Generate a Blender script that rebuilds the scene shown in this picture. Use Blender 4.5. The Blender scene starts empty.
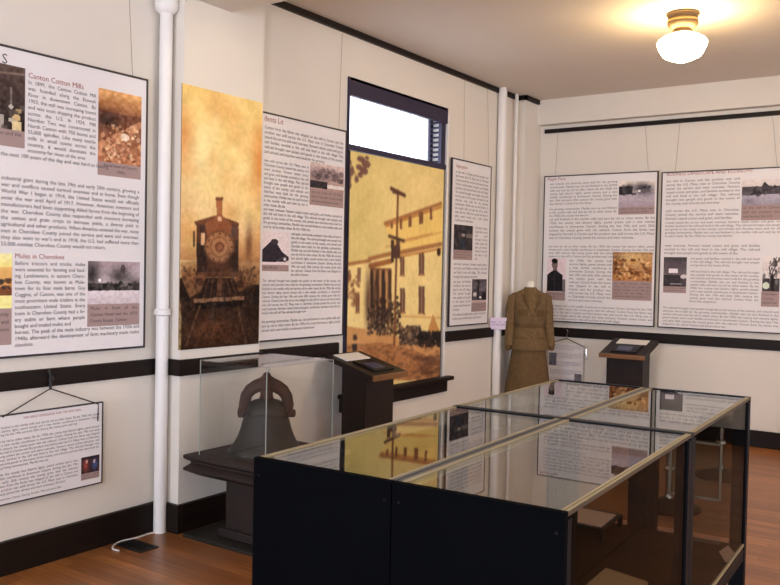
import bpy, math, random
import numpy as np
from mathutils import Vector, Matrix
C = bpy.context.scene.collection
PI = math.pi
# ---------------------------------------------------------------- camera
F = 852.25; PITCH = .0270175; ROLL = .0203929; YAW = .604447; H = 1.55
_y = -YAW
FW = np.array([math.sin(_y)*math.cos(PITCH), math.cos(_y)*math.cos(PITCH), -math.sin(PITCH)])
_rt = np.array([math.cos(_y), -math.sin(_y), 0]); _up = np.cross(_rt, FW)
RT = _rt*math.cos(ROLL)+_up*math.sin(ROLL); UP = -_rt*math.sin(ROLL)+_up*math.cos(ROLL)
O = np.array([0, 0, H])
cam = bpy.data.objects.new('camera', bpy.data.cameras.new('camera')); C.objects.link(cam)
cam.matrix_world = Matrix(((RT[0], UP[0], -FW[0], 0), (RT[1], UP[1], -FW[1], 0), (RT[2], UP[2], -FW[2], H), (0, 0, 0, 1)))
cam.data.sensor_fit = 'HORIZONTAL'; cam.data.sensor_width = 36; cam.data.lens = F/780*36
cam.data.clip_start = .05
S = bpy.context.scene; S.camera = cam
S.view_settings.view_transform = 'Standard'; S.view_settings.look = 'None'
S.view_settings.gamma = 1; S.view_settings.exposure = .50; S.view_settings.use_curve_mapping = False

def at(u, v, x=None, y=None, z=None):      # measured photo point carried onto a real plane of the room
    d = FW*F+RT*(u-390)+UP*(292.5-v)
    t = x/d[0] if x is not None else (y/d[1] if y is not None else (z-H)/d[2])
    return O+t*d

# ---------------------------------------------------------------- materials
def lin(c):
    return tuple(((x/255)/12.92 if x <= 10 else (((x/255)+.055)/1.055)**2.4) for x in c)
def nodemat(name):
    m = bpy.data.materials.new(name); m.use_nodes = True
    nt = m.node_tree; b = nt.nodes['Principled BSDF']; return m, nt, b
def mat(name, col, rough=.6, metal=0, var=.12, scale=6, bump=0, spec=.5, coord='Object', stretch=None):
    m, nt, b = nodemat(name)
    tc = nt.nodes.new('ShaderNodeTexCoord'); n = nt.nodes.new('ShaderNodeTexNoise')
    n.inputs['Scale'].default_value = scale; n.inputs['Detail'].default_value = 4
    src = tc.outputs[coord]
    if stretch:
        mp = nt.nodes.new('ShaderNodeMapping'); mp.inputs['Scale'].default_value = stretch
        nt.links.new(src, mp.inputs['Vector']); src = mp.outputs['Vector']
    nt.links.new(src, n.inputs['Vector'])
    r = nt.nodes.new('ShaderNodeValToRGB')
    c = lin(col)
    r.color_ramp.elements[0].position = .3; r.color_ramp.elements[1].position = .7
    r.color_ramp.elements[0].color = (*[x*(1-var) for x in c], 1)
    r.color_ramp.elements[1].color = (*[min(1, x*(1+var)) for x in c], 1)
    nt.links.new(n.outputs['Fac'], r.inputs['Fac']); nt.links.new(r.outputs['Color'], b.inputs['Base Color'])
    b.inputs['Roughness'].default_value = rough; b.inputs['Metallic'].default_value = metal
    b.inputs['Specular IOR Level'].default_value = spec
    if bump:
        bp = nt.nodes.new('ShaderNodeBump'); bp.inputs['Strength'].default_value = bump; bp.inputs['Distance'].default_value = .01
        nt.links.new(n.outputs['Fac'], bp.inputs['Height']); nt.links.new(bp.outputs['Normal'], b.inputs['Normal'])
    return m
def glassmat(name, tint=(1, 1, 1), rough=0., ior=1.5, mult=1.0):
    m = bpy.data.materials.new(name); m.use_nodes = True; nt = m.node_tree; nt.nodes.clear()
    o = nt.nodes.new('ShaderNodeOutputMaterial'); mx = nt.nodes.new('ShaderNodeMixShader')
    t = nt.nodes.new('ShaderNodeBsdfTransparent'); g = nt.nodes.new('ShaderNodeBsdfGlossy')
    t.inputs['Color'].default_value = (*tint, 1); g.inputs['Roughness'].default_value = rough
    f = nt.nodes.new('ShaderNodeFresnel'); ge = nt.nodes.new('ShaderNodeNewGeometry')   # thin sheet: same Fresnel from both sides
    mr = nt.nodes.new('ShaderNodeMapRange'); mr.inputs['To Min'].default_value = ior; mr.inputs['To Max'].default_value = 1/ior
    nt.links.new(ge.outputs['Backfacing'], mr.inputs['Value']); nt.links.new(mr.outputs[0], f.inputs['IOR'])
    nt.links.new(f.outputs[0], mx.inputs[0]); nt.links.new(t.outputs[0], mx.inputs[1]); nt.links.new(g.outputs[0], mx.inputs[2])
    nt.links.new(mx.outputs[0], o.inputs[0])
    return m
def floor_mat():
    m, nt, b = nodemat('oak boards')
    tc = nt.nodes.new('ShaderNodeTexCoord')
    br = nt.nodes.new('ShaderNodeTexBrick'); br.inputs['Scale'].default_value = 1
    br.inputs['Brick Width'].default_value = 1.9; br.inputs['Row Height'].default_value = .075
    br.inputs['Mortar Size'].default_value = .0012; br.inputs['Mortar Smooth'].default_value = .3
    br.inputs['Color1'].default_value = (*lin((172, 112, 60)), 1); br.inputs['Color2'].default_value = (*lin((136, 84, 44)), 1)
    br.inputs['Mortar'].default_value = (*lin((84, 44, 20)), 1)
    nt.links.new(tc.outputs['Object'], br.inputs['Vector'])
    mp = nt.nodes.new('ShaderNodeMapping'); mp.inputs['Scale'].default_value = (1.2, 26, 1)
    n = nt.nodes.new('ShaderNodeTexNoise'); n.inputs['Scale'].default_value = 2; n.inputs['Detail'].default_value = 6
    nt.links.new(tc.outputs['Object'], mp.inputs['Vector']); nt.links.new(mp.outputs['Vector'], n.inputs['Vector'])
    r = nt.nodes.new('ShaderNodeValToRGB'); r.color_ramp.elements[0].position = .3; r.color_ramp.elements[1].position = .72
    r.color_ramp.elements[0].color = (.62, .6, .58, 1); r.color_ramp.elements[1].color = (1.15, 1.12, 1.1, 1)
    nt.links.new(n.outputs['Fac'], r.inputs['Fac'])
    mx = nt.nodes.new('ShaderNodeMix'); mx.data_type = 'RGBA'; mx.blend_type = 'MULTIPLY'; mx.inputs[0].default_value = 1
    nt.links.new(br.outputs['Color'], mx.inputs[6]); nt.links.new(r.outputs['Color'], mx.inputs[7])
    nt.links.new(mx.outputs[2], b.inputs['Base Color'])
    b.inputs['Roughness'].default_value = .33
    return m
def attr_mat():
    m, nt, b = nodemat('printed picture')
    a = nt.nodes.new('ShaderNodeAttribute'); a.attribute_name = 'ink'
    nt.links.new(a.outputs['Color'], b.inputs['Base Color']); b.inputs['Roughness'].default_value = .55
    b.inputs['Specular IOR Level'].default_value = .08
    return m
M = dict(
    wall=mat('painted plaster', (224, 216, 205), .75, var=.02, scale=1.5),
    ceil=mat('ceiling paint', (218, 207, 194), .85, var=.02, scale=1.5),
    trim=mat('dark stained trim', (24, 13, 9), .5, var=.25, scale=5, stretch=(1, 1, 8), spec=.25),
    floor=floor_mat(), ink=attr_mat(),
    board=mat('matte white print board', (233, 228, 228), .5, var=.01),
    frame=mat('dark grey metal edge', (58, 52, 50), .4, .3),
    text=mat('grey printing ink', (84, 78, 82), .7, var=.02),
    red=mat('red brown printing ink', (165, 92, 88), .7, var=.02),
    caption=mat('mauve caption strip', (168, 142, 138), .6, var=.03),
    wire=mat('thin hanging wire', (120, 112, 104), .5, .5),
    darkwire=mat('dark hanging wire', (45, 42, 42), .5, .3),
    pipe=mat('white painted pipe', (232, 228, 224), .4, var=.02),
    navy=mat('navy black painted wood', (4, 5, 8), .75, var=.15, scale=3, spec=.03),
    bar=mat('dark navy metal bar', (10, 13, 20), .5, var=.1, spec=.15),
    cream=mat('cream sliding track', (152, 138, 106), .45, var=.05),
    track=mat('brown track groove', (70, 54, 38), .6),
    deck=mat('brown wood case floor', (44, 25, 14), .8, spec=.08, var=.25, scale=3, stretch=(1.5, 20, 1)),
    glass=glassmat('case glass', (.93, .97, .95), ior=1.6), sideglass=glassmat('side glass', (.70, .68, .64), ior=1.05), acrylic=glassmat('clear acrylic', (.975, .98, .98), ior=1.3),
    milky=glassmat('milky clear sheet', (.86, .92, .90), .25, ior=1.9), pane=glassmat('window glass', (.98, .99, 1)),
    brass=mat('brass screw', (170, 140, 80), .3, .9), chrome=mat('chrome', (205, 205, 208), .15, 1, var=.02),
    black=mat('black plastic', (10, 10, 11), .4, spec=.2), lectern=mat('dark espresso lectern wood', (32, 20, 17), .5, var=.2, scale=4, stretch=(6, 6, 1), spec=.3),
    lecedge=mat('lit brown lectern edge', (118, 78, 42), .4, var=.2, scale=8),  # brown edge trim, with the light falling on it put into the colour
    ped=mat('dark walnut pedestal', (34, 20, 15), .65, var=.2, scale=4), pedbase=mat('dark green black base board', (32, 30, 24), .5),
    bell=mat('aged cast iron bell', (44, 40, 35), .6, .3, var=.35, scale=9, bump=.4),
    rust=mat('rusty iron yoke', (60, 34, 20), .85, .0, var=.4, scale=14, bump=.5),
    khaki=mat('khaki brown wool', (108, 84, 52), .9, var=.18, scale=30, bump=.2),
    khaki2=mat('darker khaki seam', (96, 73, 41), .9, var=.15, scale=30),
    skirt=mat('brown wool skirt', (100, 76, 45), .9, var=.15, scale=30), form=mat('white dress form cloth', (228, 222, 210), .8), cuff=mat('dark cuff', (40, 30, 26), .8),
    lampmetal=mat('bronze lamp metal', (78, 60, 36), .5, .3, var=.2), goldring=mat('gold lamp ring', (150, 126, 78), .4, .5),
    winframe=mat('dark violet brown window paint', (34, 24, 56), .5, var=.12), paper=mat('white paper', (232, 228, 222), .7, var=.02),
    paper2=mat('pink tinted paper', (206, 176, 166), .7, var=.03), oldpaper=mat('tan old paper', (178, 146, 112), .8, var=.1),
    vent=mat('black floor grille', (26, 22, 20), .5, .3), cable=mat('white cable', (226, 216, 204), .5, var=.02),
    lilac=mat('pale lilac label', (222, 205, 224), .6, var=.02), purple=mat('purple printing ink', (110, 80, 130), .7),
    banner=mat('banner vinyl edge', (150, 120, 80), .6), blue=mat('blue screen print', (52, 58, 92), .3),
    frosted=mat('frosted pale edge', (150, 156, 150), .6), rail=mat('grey blue centre rail', (66, 68, 70), .45), brasspole=mat('grey blue metal', (70, 80, 88), .3, .6))
gm = bpy.data.materials.new('lit milk glass'); gm.use_nodes = True
b_ = gm.node_tree.nodes['Principled BSDF']; b_.inputs['Base Color'].default_value = (.9, .85, .75, 1)
b_.inputs['Emission Color'].default_value = (1, .72, .36, 1); b_.inputs['Emission Strength'].default_value = 38
M['globe'] = gm

# ---------------------------------------------------------------- mesh helpers
class MB:
    def __init__(s, o=(0, 0, 0)): s.v = []; s.f = []; s.o = Vector(o)
    def add(s, vs, fs):
        k = len(s.v); s.v += [Vector(p)-s.o for p in vs]; s.f += [tuple(i+k for i in f) for f in fs]; return s
    def box(s, a, b):
        x0, y0, z0 = a; x1, y1, z1 = b
        return s.add([(x0, y0, z0), (x1, y0, z0), (x1, y1, z0), (x0, y1, z0), (x0, y0, z1), (x1, y0, z1), (x1, y1, z1), (x0, y1, z1)],
                     [(0, 3, 2, 1), (4, 5, 6, 7), (0, 1, 5, 4), (1, 2, 6, 5), (2, 3, 7, 6), (3, 0, 4, 7)])
    def hexa(s, p):   # 4 bottom + 4 top
        return s.add(p, [(0, 3, 2, 1), (4, 5, 6, 7), (0, 1, 5, 4), (1, 2, 6, 5), (2, 3, 7, 6), (3, 0, 4, 7)])
    def loft(s, rings, cap=True):
        n = len(rings[0]); vs = [p for r in rings for p in r]; fs = []
        for i in range(len(rings)-1):
            for j in range(n):
                a = i*n+j; b = i*n+(j+1) % n; fs.append((a, b, b+n, a+n))
        if cap: fs += [tuple(range(n))[::-1], tuple(range((len(rings)-1)*n, len(rings)*n))]
        return s.add(vs, fs)
    def lathe(s, prof, c=(0, 0), n=32, cap=True):
        return s.loft([[(c[0]+max(r, 1e-4)*math.cos(2*PI*k/n), c[1]+max(r, 1e-4)*math.sin(2*PI*k/n), z) for k in range(n)] for r, z in prof], cap)
    def tube(s, pts, r, n=10, flat=1.0, ref=None):
        pts = [Vector(p) for p in pts]; rs = r if isinstance(r, (list, tuple)) else [r]*len(pts)
        rings = []; prev = Vector(ref) if ref else None
        for i, p in enumerate(pts):
            t = (pts[min(i+1, len(pts)-1)]-pts[max(i-1, 0)]).normalized()
            if prev is None: prev = Vector((0, 0, 1)) if abs(t.z) < .9 else Vector((1, 0, 0))
            a = (prev-t*prev.dot(t)).normalized(); prev = a; b = t.cross(a)
            rings.append([tuple(p+a*math.cos(2*PI*k/n)*rs[i]+b*math.sin(2*PI*k/n)*rs[i]*flat) for k in range(n)])
        return s.loft(rings)
    def disc(s, c, axis, r, h, n=20):
        c = Vector(c); return s.tube([c, c+Vector(axis)*h], r, n)
    def build(s, name, m, parent=None, smooth=False, bevel=0, seg=2):
        me = bpy.data.meshes.new(name); me.from_pydata([tuple(v) for v in s.v], [], s.f); me.update()
        me.materials.append(M[m]); o = bpy.data.objects.new(name, me); C.objects.link(o)
        if parent: o.parent = parent
        else: o.location = s.o
        if smooth:
            for p in me.polygons: p.use_smooth = True
            try: me.set_sharp_from_angle(angle=math.radians(42))
            except Exception: pass
        if bevel:
            bv = o.modifiers.new('bevel', 'BEVEL'); bv.width = bevel; bv.segments = seg; bv.limit_method = 'ANGLE'
        return o
def tag(o, label=None, cat=None, group=None, kind=None):
    if label: o['label'] = label
    if cat: o['category'] = cat
    if group: o['group'] = group
    if kind: o['kind'] = kind
    return o
def thing(name, label, cat, loc=(0, 0, 0), rz=0, group=None):
    o = bpy.data.objects.new(name, None); o.empty_display_size = .1; C.objects.link(o)
    o.location = loc; o.rotation_euler = (0, 0, rz); return tag(o, label, cat, group)
def struct(mb, name, m, **k):
    return tag(mb.build(name, m, **k), kind='structure')
def copy_tree(o, parent=None):
    c = o.copy(); C.objects.link(c); c.parent = parent
    for ch in [q for q in bpy.data.objects if q.parent == o and q is not c]: copy_tree(ch, c)
    return c

# ---------------------------------------------------------------- room shell
XW = -3.93; YB = 8.3; CZ = 3.34; XR = 3.6; YF = -3.2; T = .3
WY0, WY1, WZ0, WZ1 = 5.09, 6.52, .60, 2.985
struct(MB((0, 0, 0)).box((XW-.3, YF-.3, -.1), (XR+.3, YB+.3, 0)), 'floor', 'floor')
struct(MB().box((XW-.3, YF-.3, CZ), (XR+.3, YB+.3, CZ+.1)), 'ceiling', 'ceil')
w = MB()
w.box((XW-T, YF, 0), (XW, WY0, CZ)); w.box((XW-T, WY1, 0), (XW, YB, CZ)); w.box((XW-T, WY0, 0), (XW, WY1, WZ0)); w.box((XW-T, WY0, WZ1), (XW, WY1, CZ))
struct(w, 'wall_left', 'wall')
struct(MB().box((XW-T, YB, 0), (XR+T, YB+T, CZ)), 'wall_back', 'wall')
# right wall and the wall behind the camera carry unseen windows added to light the room
w = MB(); DW = [(-1.6, -.2), (1.3, 2.7), (5.0, 6.4)]
ys = [YF]+[q for d in DW for q in d]+[YB]
for i in range(0, len(ys), 2): w.box((XR, ys[i], 0), (XR+T, ys[i+1], CZ))
for a, b in DW: w.box((XR, a, 0), (XR+T, b, .8)); w.box((XR, a, 2.9), (XR+T, b, CZ))
struct(w, 'wall_right', 'wall')
w = MB(); FWN = [(-2.9, -1.5), (.6, 2.0)]
xs = [XW-T, -2.9, -1.5, .6, 2.0, XR+T]
for i in range(0, 6, 2): w.box((xs[i], YF-T, 0), (xs[i+1], YF, CZ))
for a, b in FWN: w.box((a, YF-T, 0), (b, YF, .8)); w.box((a, YF-T, 2.9), (b, YF, CZ))
struct(w, 'wall_front', 'wall')
PX = -3.77; PY0, PY1 = 3.345, 4.0
struct(MB().box((XW, PY0, 0), (PX, PY1, CZ)), 'wall_pilaster', 'wall')
BZ = 3.085
struct(MB().box((PX, PY0-.02, BZ), (XR, 3.716, CZ)), 'ceiling_beam', 'wall')
CXc, CY0 = -3.84, 7.91
struct(MB().box((XW, CY0, 0), (CXc, YB, CZ)), 'wall_column', 'wall')
struct(MB().box((CXc, 8.2, 3.085), (XR, YB, CZ)), 'wall_back_beam', 'wall')
# picture rail just under the ceiling
pr = MB()
pr.box((XW, PY1, CZ-.045), (XW+.025, CY0, CZ)); pr.box((XW, CY0-.025, CZ-.045), (CXc+.025, CY0, CZ)); pr.box((CXc, CY0-.025, CZ-.045), (CXc+.025, 8.2, CZ))
struct(pr, 'trim_1', 'trim')
struct(MB().box((-3.79, YB-.03, 3.005), (XR, YB, 3.045)), 'trim_2', 'trim')
# chair rails
def rail(name, a, b): return struct(MB().box(a, b), name, 'trim', bevel=.006)
rail('trim_3', (XW, YF, .913), (XW+.022, PY0, 1.006))
r3 = MB(); r3.box((XW, PY0-.022, .913), (PX+.022, PY0, 1.006)); r3.box((PX, PY0, .913), (PX+.022, PY1, 1.006)); r3.box((XW, PY1, .913), (PX+.022, PY1+.022, 1.006))
struct(r3, 'trim_4', 'trim')
rail('trim_5', (XW, PY1+.022, .905), (XW+.03, WY0-.09, 1.0))
rail('trim_6', (XW, WY1+.03, .91), (XW+.03, CY0, 1.005))
r3 = MB(); r3.box((XW+.03, CY0-.022, .905), (CXc+.022, CY0, 1.0)); r3.box((CXc, CY0, .905), (CXc+.022, YB-.022, 1.0))
struct(r3, 'trim_7', 'trim')
rail('trim_8', (CXc, YB-.022, .888), (XR, YB, .984))
# baseboards
def base(name, a, b): return struct(MB().box(a, b), name, 'trim', bevel=.006)
base('baseboard_left', (XW, YF, 0), (XW+.03, PY0, .17))
b4 = MB(); b4.box((XW+.03, PY0-.03, 0), (PX+.03, PY0, .168)); b4.box((PX, PY0, 0), (PX+.03, PY1, .168)); b4.box((XW+.03, PY1, 0), (PX+.03, PY1+.03, .168))
struct(b4, 'baseboard_pilaster', 'trim', bevel=.006)
base('baseboard_window_side', (XW, PY1+.03, 0), (XW+.03, CY0, .168))
b4 = MB(); b4.box((XW+.03, CY0-.03, 0), (CXc+.03, CY0, .168)); b4.box((CXc, CY0, 0), (CXc+.03, YB-.03, .168))
struct(b4, 'baseboard_column', 'trim')
base('baseboard_back', (CXc+.03, YB-.03, 0), (XR, YB, .15))
base('baseboard_right', (XR-.03, YF, 0), (XR, YB-.03, .168))
base('baseboard_front', (XW+.03, YF, 0), (XR-.03, YF+.03, .168))

# ---------------------------------------------------------------- window on the left wall
win = tag(bpy.data.objects.new('window_1', None), kind='structure'); C.objects.link(win); win.location = (XW, WY0, WZ0)
wo = (XW, WY0, WZ0)
m = MB(wo)   # lining and frame of dark painted wood
m.box((XW-.18, WY0, WZ0), (XW-.14, WY0+.02, WZ1)); m.box((XW-.18, WY1-.02, WZ0), (XW-.14, WY1, WZ1))
m.box((XW-.18, WY0, WZ1-.05), (XW-.14, WY1, WZ1)); m.box((XW-.18, WY0, WZ0), (XW-.14, WY1, WZ0+.06))
m.build('window_frame', 'winframe', win)
for k in (1, 2, 3): MB(wo).box((XW-.165, WY0+k*.36-.003, WZ0+.06), (XW-.155, WY0+k*.36+.003, WZ1-.05)).build('mullion', 'pipe', win)
m = MB(wo); m.box((XW-.14, WY0, WZ1-.02), (XW+.012, WY1, WZ1)); m.box((XW-.02, WY0, WZ1-.135), (XW+.012, WY1, WZ1)); m.build('window_head', 'winframe', win)
m = MB(wo); m.box((XW-.02, WY0, 2.445), (XW+.005, WY1, 2.488)); m.build('middle_rail', 'winframe', win)
m = MB(wo); m.box((XW-.152, WY0+.02, WZ0+.06), (XW-.148, WY1-.02, WZ1-.05)); m.build('window_pane', 'pane', win)
m = MB(wo)   # folded louvred shutter standing in the right reveal
sy = WY1-.075
m.box((XW-.035, sy, WZ0+.02), (XW-.005, WY1-.005, WZ1-.03)); m.box((XW-.135, sy, WZ0+.02), (XW-.122, sy+.03, WZ1-.03))
k = WZ0+.05
while k < WZ1-.06:
    m.hexa([(XW-.122, sy, k), (XW-.035, sy, k), (XW-.035, sy+.03, k+.018), (XW-.122, sy+.03, k+.018), (XW-.122, sy, k+.006), (XW-.035, sy, k+.006), (XW-.035, sy+.03, k+.024), (XW-.122, sy+.03, k+.024)]); k += .043
m.build('window_shutter', 'winframe', win)
m = MB(wo); m.box((XW-.005, WY0-.014, WZ0), (XW+.014, WY0+.004, WZ1)); m.build('side_casing', 'winframe', win)
m = MB(wo); m.box((XW, WY1, WZ0), (XW+.014, WY1+.03, WZ1-.06)); m.build('white_casing', 'pipe', win)
m = MB(wo); m.box((XW, WY0-.05, .465), (XW+.03, WY1+.07, .57)); m.box((XW-.2, WY0, .57), (XW+.0, WY1, .60)); m.box((XW, WY0-.07, .57), (XW+.075, WY1+.11, .605))
m.build('window_sill', 'trim', win, bevel=.008)
for nm, (a, b), ax in [('window_2', DW[0], 'x'), ('window_3', DW[1], 'x'), ('window_4', DW[2], 'x'), ('window_5', FWN[0], 'y'), ('window_6', FWN[1], 'y')]:
    def P(s, d, z): return (XR+d, s, z) if ax == 'x' else (s, YF-d, z)
    m = MB()
    def bx(s0, s1, d0, d1, z0, z1):
        p, q = P(s0, d0, z0), P(s1, d1, z1); m.box([min(i, j) for i, j in zip(p, q)], [max(i, j) for i, j in zip(p, q)])
    for s0, s1, z0, z1 in [(a, a+.05, .8, 2.9), (b-.05, b, .8, 2.9), (a, b, .8, .86), (a, b, 2.84, 2.9), (a, b, 1.82, 1.88)]: bx(s0, s1, .1, .16, z0, z1)
    tag(m.build(nm, 'winframe'), kind='structure')
    L = bpy.data.lights.new('added_daylight', 'AREA'); L.shape = 'RECTANGLE'; L.size = (b-a)-.1; L.size_y = 2.0  # area lamp in each added window, acting as sky light
    L.energy = 38 if ax == 'x' else 100; L.color = (.74, .83, 1)
    lo = bpy.data.objects.new('added_daylight', L); C.objects.link(lo)
    lo.location = P((a+b)/2, .06, 1.85)
    lo.rotation_euler = (PI/2, 0, PI/2) if ax == 'x' else (PI/2, 0, 0)
    if ax == 'y': lo.rotation_euler = (-PI/2, 0, 0)
    lo.rotation_euler = (0, PI/2, 0) if ax == 'x' else (PI/2, 0, 0)

# ---------------------------------------------------------------- printed pictures
rng = np.random.default_rng(4)
def vnoise(h, w, s):
    gh, gw = max(2, int(h/s)+2), max(2, int(w/s)+2); g = rng.random((gh, gw))
    yy = np.linspace(0, gh-1.001, h); xx = np.linspace(0, gw-1.001, w); i = yy.astype(int); j = xx.astype(int)
    fy = (yy-i)[:, None]; fx = (xx-j)[None, :]; fy = fy*fy*(3-2*fy); fx = fx*fx*(3-2*fx)
    return g[i][:, j]*(1-fy)*(1-fx)+g[i+1][:, j]*fy*(1-fx)+g[i][:, j+1]*(1-fy)*fx+g[i+1][:, j+1]*fy*fx
class Canvas:      # x right 0..1, y down 0..1
    def __init__(s, w, h, col):
        s.w, s.h = w, h; s.a = np.ones((h, w, 3))*np.array(col, float)
        s.X, s.Y = np.meshgrid((np.arange(w)+.5)/w, (np.arange(h)+.5)/h)
    def put(s, m, col, al=1.):
        k = (m*al)[..., None]; s.a = s.a*(1-k)+np.array(col, float)*k
    def grad(s, y0, c0, y1, c1):
        t = np.clip((s.Y-y0)/(y1-y0), 0, 1)[..., None]; m = ((s.Y >= y0) & (s.Y <= y1))[..., None]
        s.a = np.where(m, np.array(c0)*(1-t)+np.array(c1)*t, s.a)
    def rect(s, x0, y0, x1, y1, col, al=1.): s.put(((s.X >= x0) & (s.X <= x1) & (s.Y >= y0) & (s.Y <= y1)).astype(float), col, al)
    def ell(s, x, y, rx, ry, col, al=1.): s.put((((s.X-x)/rx)**2+((s.Y-y)/ry)**2 <= 1).astype(float), col, al)
    def soft(s, x, y, rx, ry, col, al=1.): s.put(np.exp(-(((s.X-x)/rx)**2+((s.Y-y)/ry)**2)), col, al)
    def poly(s, pts, col, al=1.):
        m = np.zeros_like(s.X, bool); n = len(pts)
        for i in range(n):
            x0, y0 = pts[i]; x1, y1 = pts[(i+1) % n]
            c = ((y0 > s.Y) != (y1 > s.Y)) & (s.X < (x1-x0)*(s.Y-y0)/((y1-y0) or 1e-9)+x0); m ^= c
        s.put(m.astype(float), col, al)
    def line(s, x0, y0, x1, y1, w, col, al=1.):      # w in x units
        asp = s.h/s.w; dx, dy = x1-x0, (y1-y0)*asp; L2 = dx*dx+dy*dy
        t = np.clip(((s.X-x0)*dx+(s.Y-y0)*asp*dy)/L2, 0, 1)
        d = np.hypot(s.X-x0-t*dx, (s.Y-y0)*asp-t*dy); s.put(np.clip((w/2-d)*s.w+.5, 0, 1), col, al)
    def noise(s, amp, sc, col=(1, 1, 1), y0=0, y1=1):
        n = (vnoise(s.h, s.w, sc)-.5)*2*amp; m = ((s.Y >= y0) & (s.Y <= y1)); s.a = np.clip(s.a+(n*m)[..., None]*np.array(col), 4, 255)
    def blots(s, x0, y0, x1, y1, n, r, cols, al=.8):
        for _ in range(n):
            c = cols[rng.integers(len(cols))]; q = r*(.5+rng.random()); s.ell(x0+(x1-x0)*rng.random(), y0+(y1-y0)*rng.random(), q, q*s.w/s.h*(.6+.8*rng.random()), c, al)
    def blur(s, n=1):
        for _ in range(n):
            p = np.pad(s.a, ((1, 1), (1, 1), (0, 0)), 'edge'); s.a = (p[:-2, 1:-1]+p[2:, 1:-1]+p[1:-1, :-2]+p[1:-1, 2:]+2*p[1:-1, 1:-1])/6
    def mesh(s, name, pl, a0, a1, b0, b1, off, parent, thick=.0012, gain=1.0):   # plane coords: a along, b up
        w, h = s.w, s.h
        A = np.linspace(a0, a1, w+1); B = np.linspace(b1, b0, h+1)
        o = pl['o']; ua = pl['a']; n = pl['n']
        vs = [tuple(o+ua*a+np.array([0, 0, 1.])*b+n*off-np.array(parent.location)) for b in B for a in A]
        fs = [(j*(w+1)+i, (j+1)*(w+1)+i, (j+1)*(w+1)+i+1, j*(w+1)+i+1) for j in range(h) for i in range(w)]
        me = bpy.data.meshes.new(name); me.from_pydata(vs, [], fs); me.update()
        at_ = me.color_attributes.new('ink', 'FLOAT_COLOR', 'CORNER')
        c = np.clip(s.a*gain/255, 0, 1); c = np.where(c <= .04045, c/12.92, ((c+.055)/1.055)**2.4).reshape(-1, 3)
        c = np.concatenate([c, np.ones((len(c), 1))], 1); c = np.repeat(c, 4, axis=0)
        at_.data.foreach_set('color', c.astype(np.float32).ravel())
        me.materials.append(M['ink']); ob = bpy.data.objects.new(name, me); C.objects.link(ob); ob.parent = parent
        return ob
LW = dict(o=np.array([0., 0, 0]), a=np.array([0., 1, 0]), n=np.array([1., 0, 0]))      # left wall: a = y
BW = dict(o=np.array([0., 0, 0]), a=np.array([1., 0, 0]), n=np.array([0., -1, 0]))     # back wall: a = x
# offset of a face from the plane is given through 'o'
def plane(base, d):
    p = dict(base); p['o'] = np.array([d, 0, 0.]) if base is LW else np.array([0, d, 0.]); p['d'] = d; p['left'] = base is LW; return p
def pc(pl, u, v):
    p = at(u, v, x=pl['d']) if pl['left'] else at(u, v, y=pl['d'])
    return (p[1] if pl['left'] else p[0], p[2])

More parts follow.
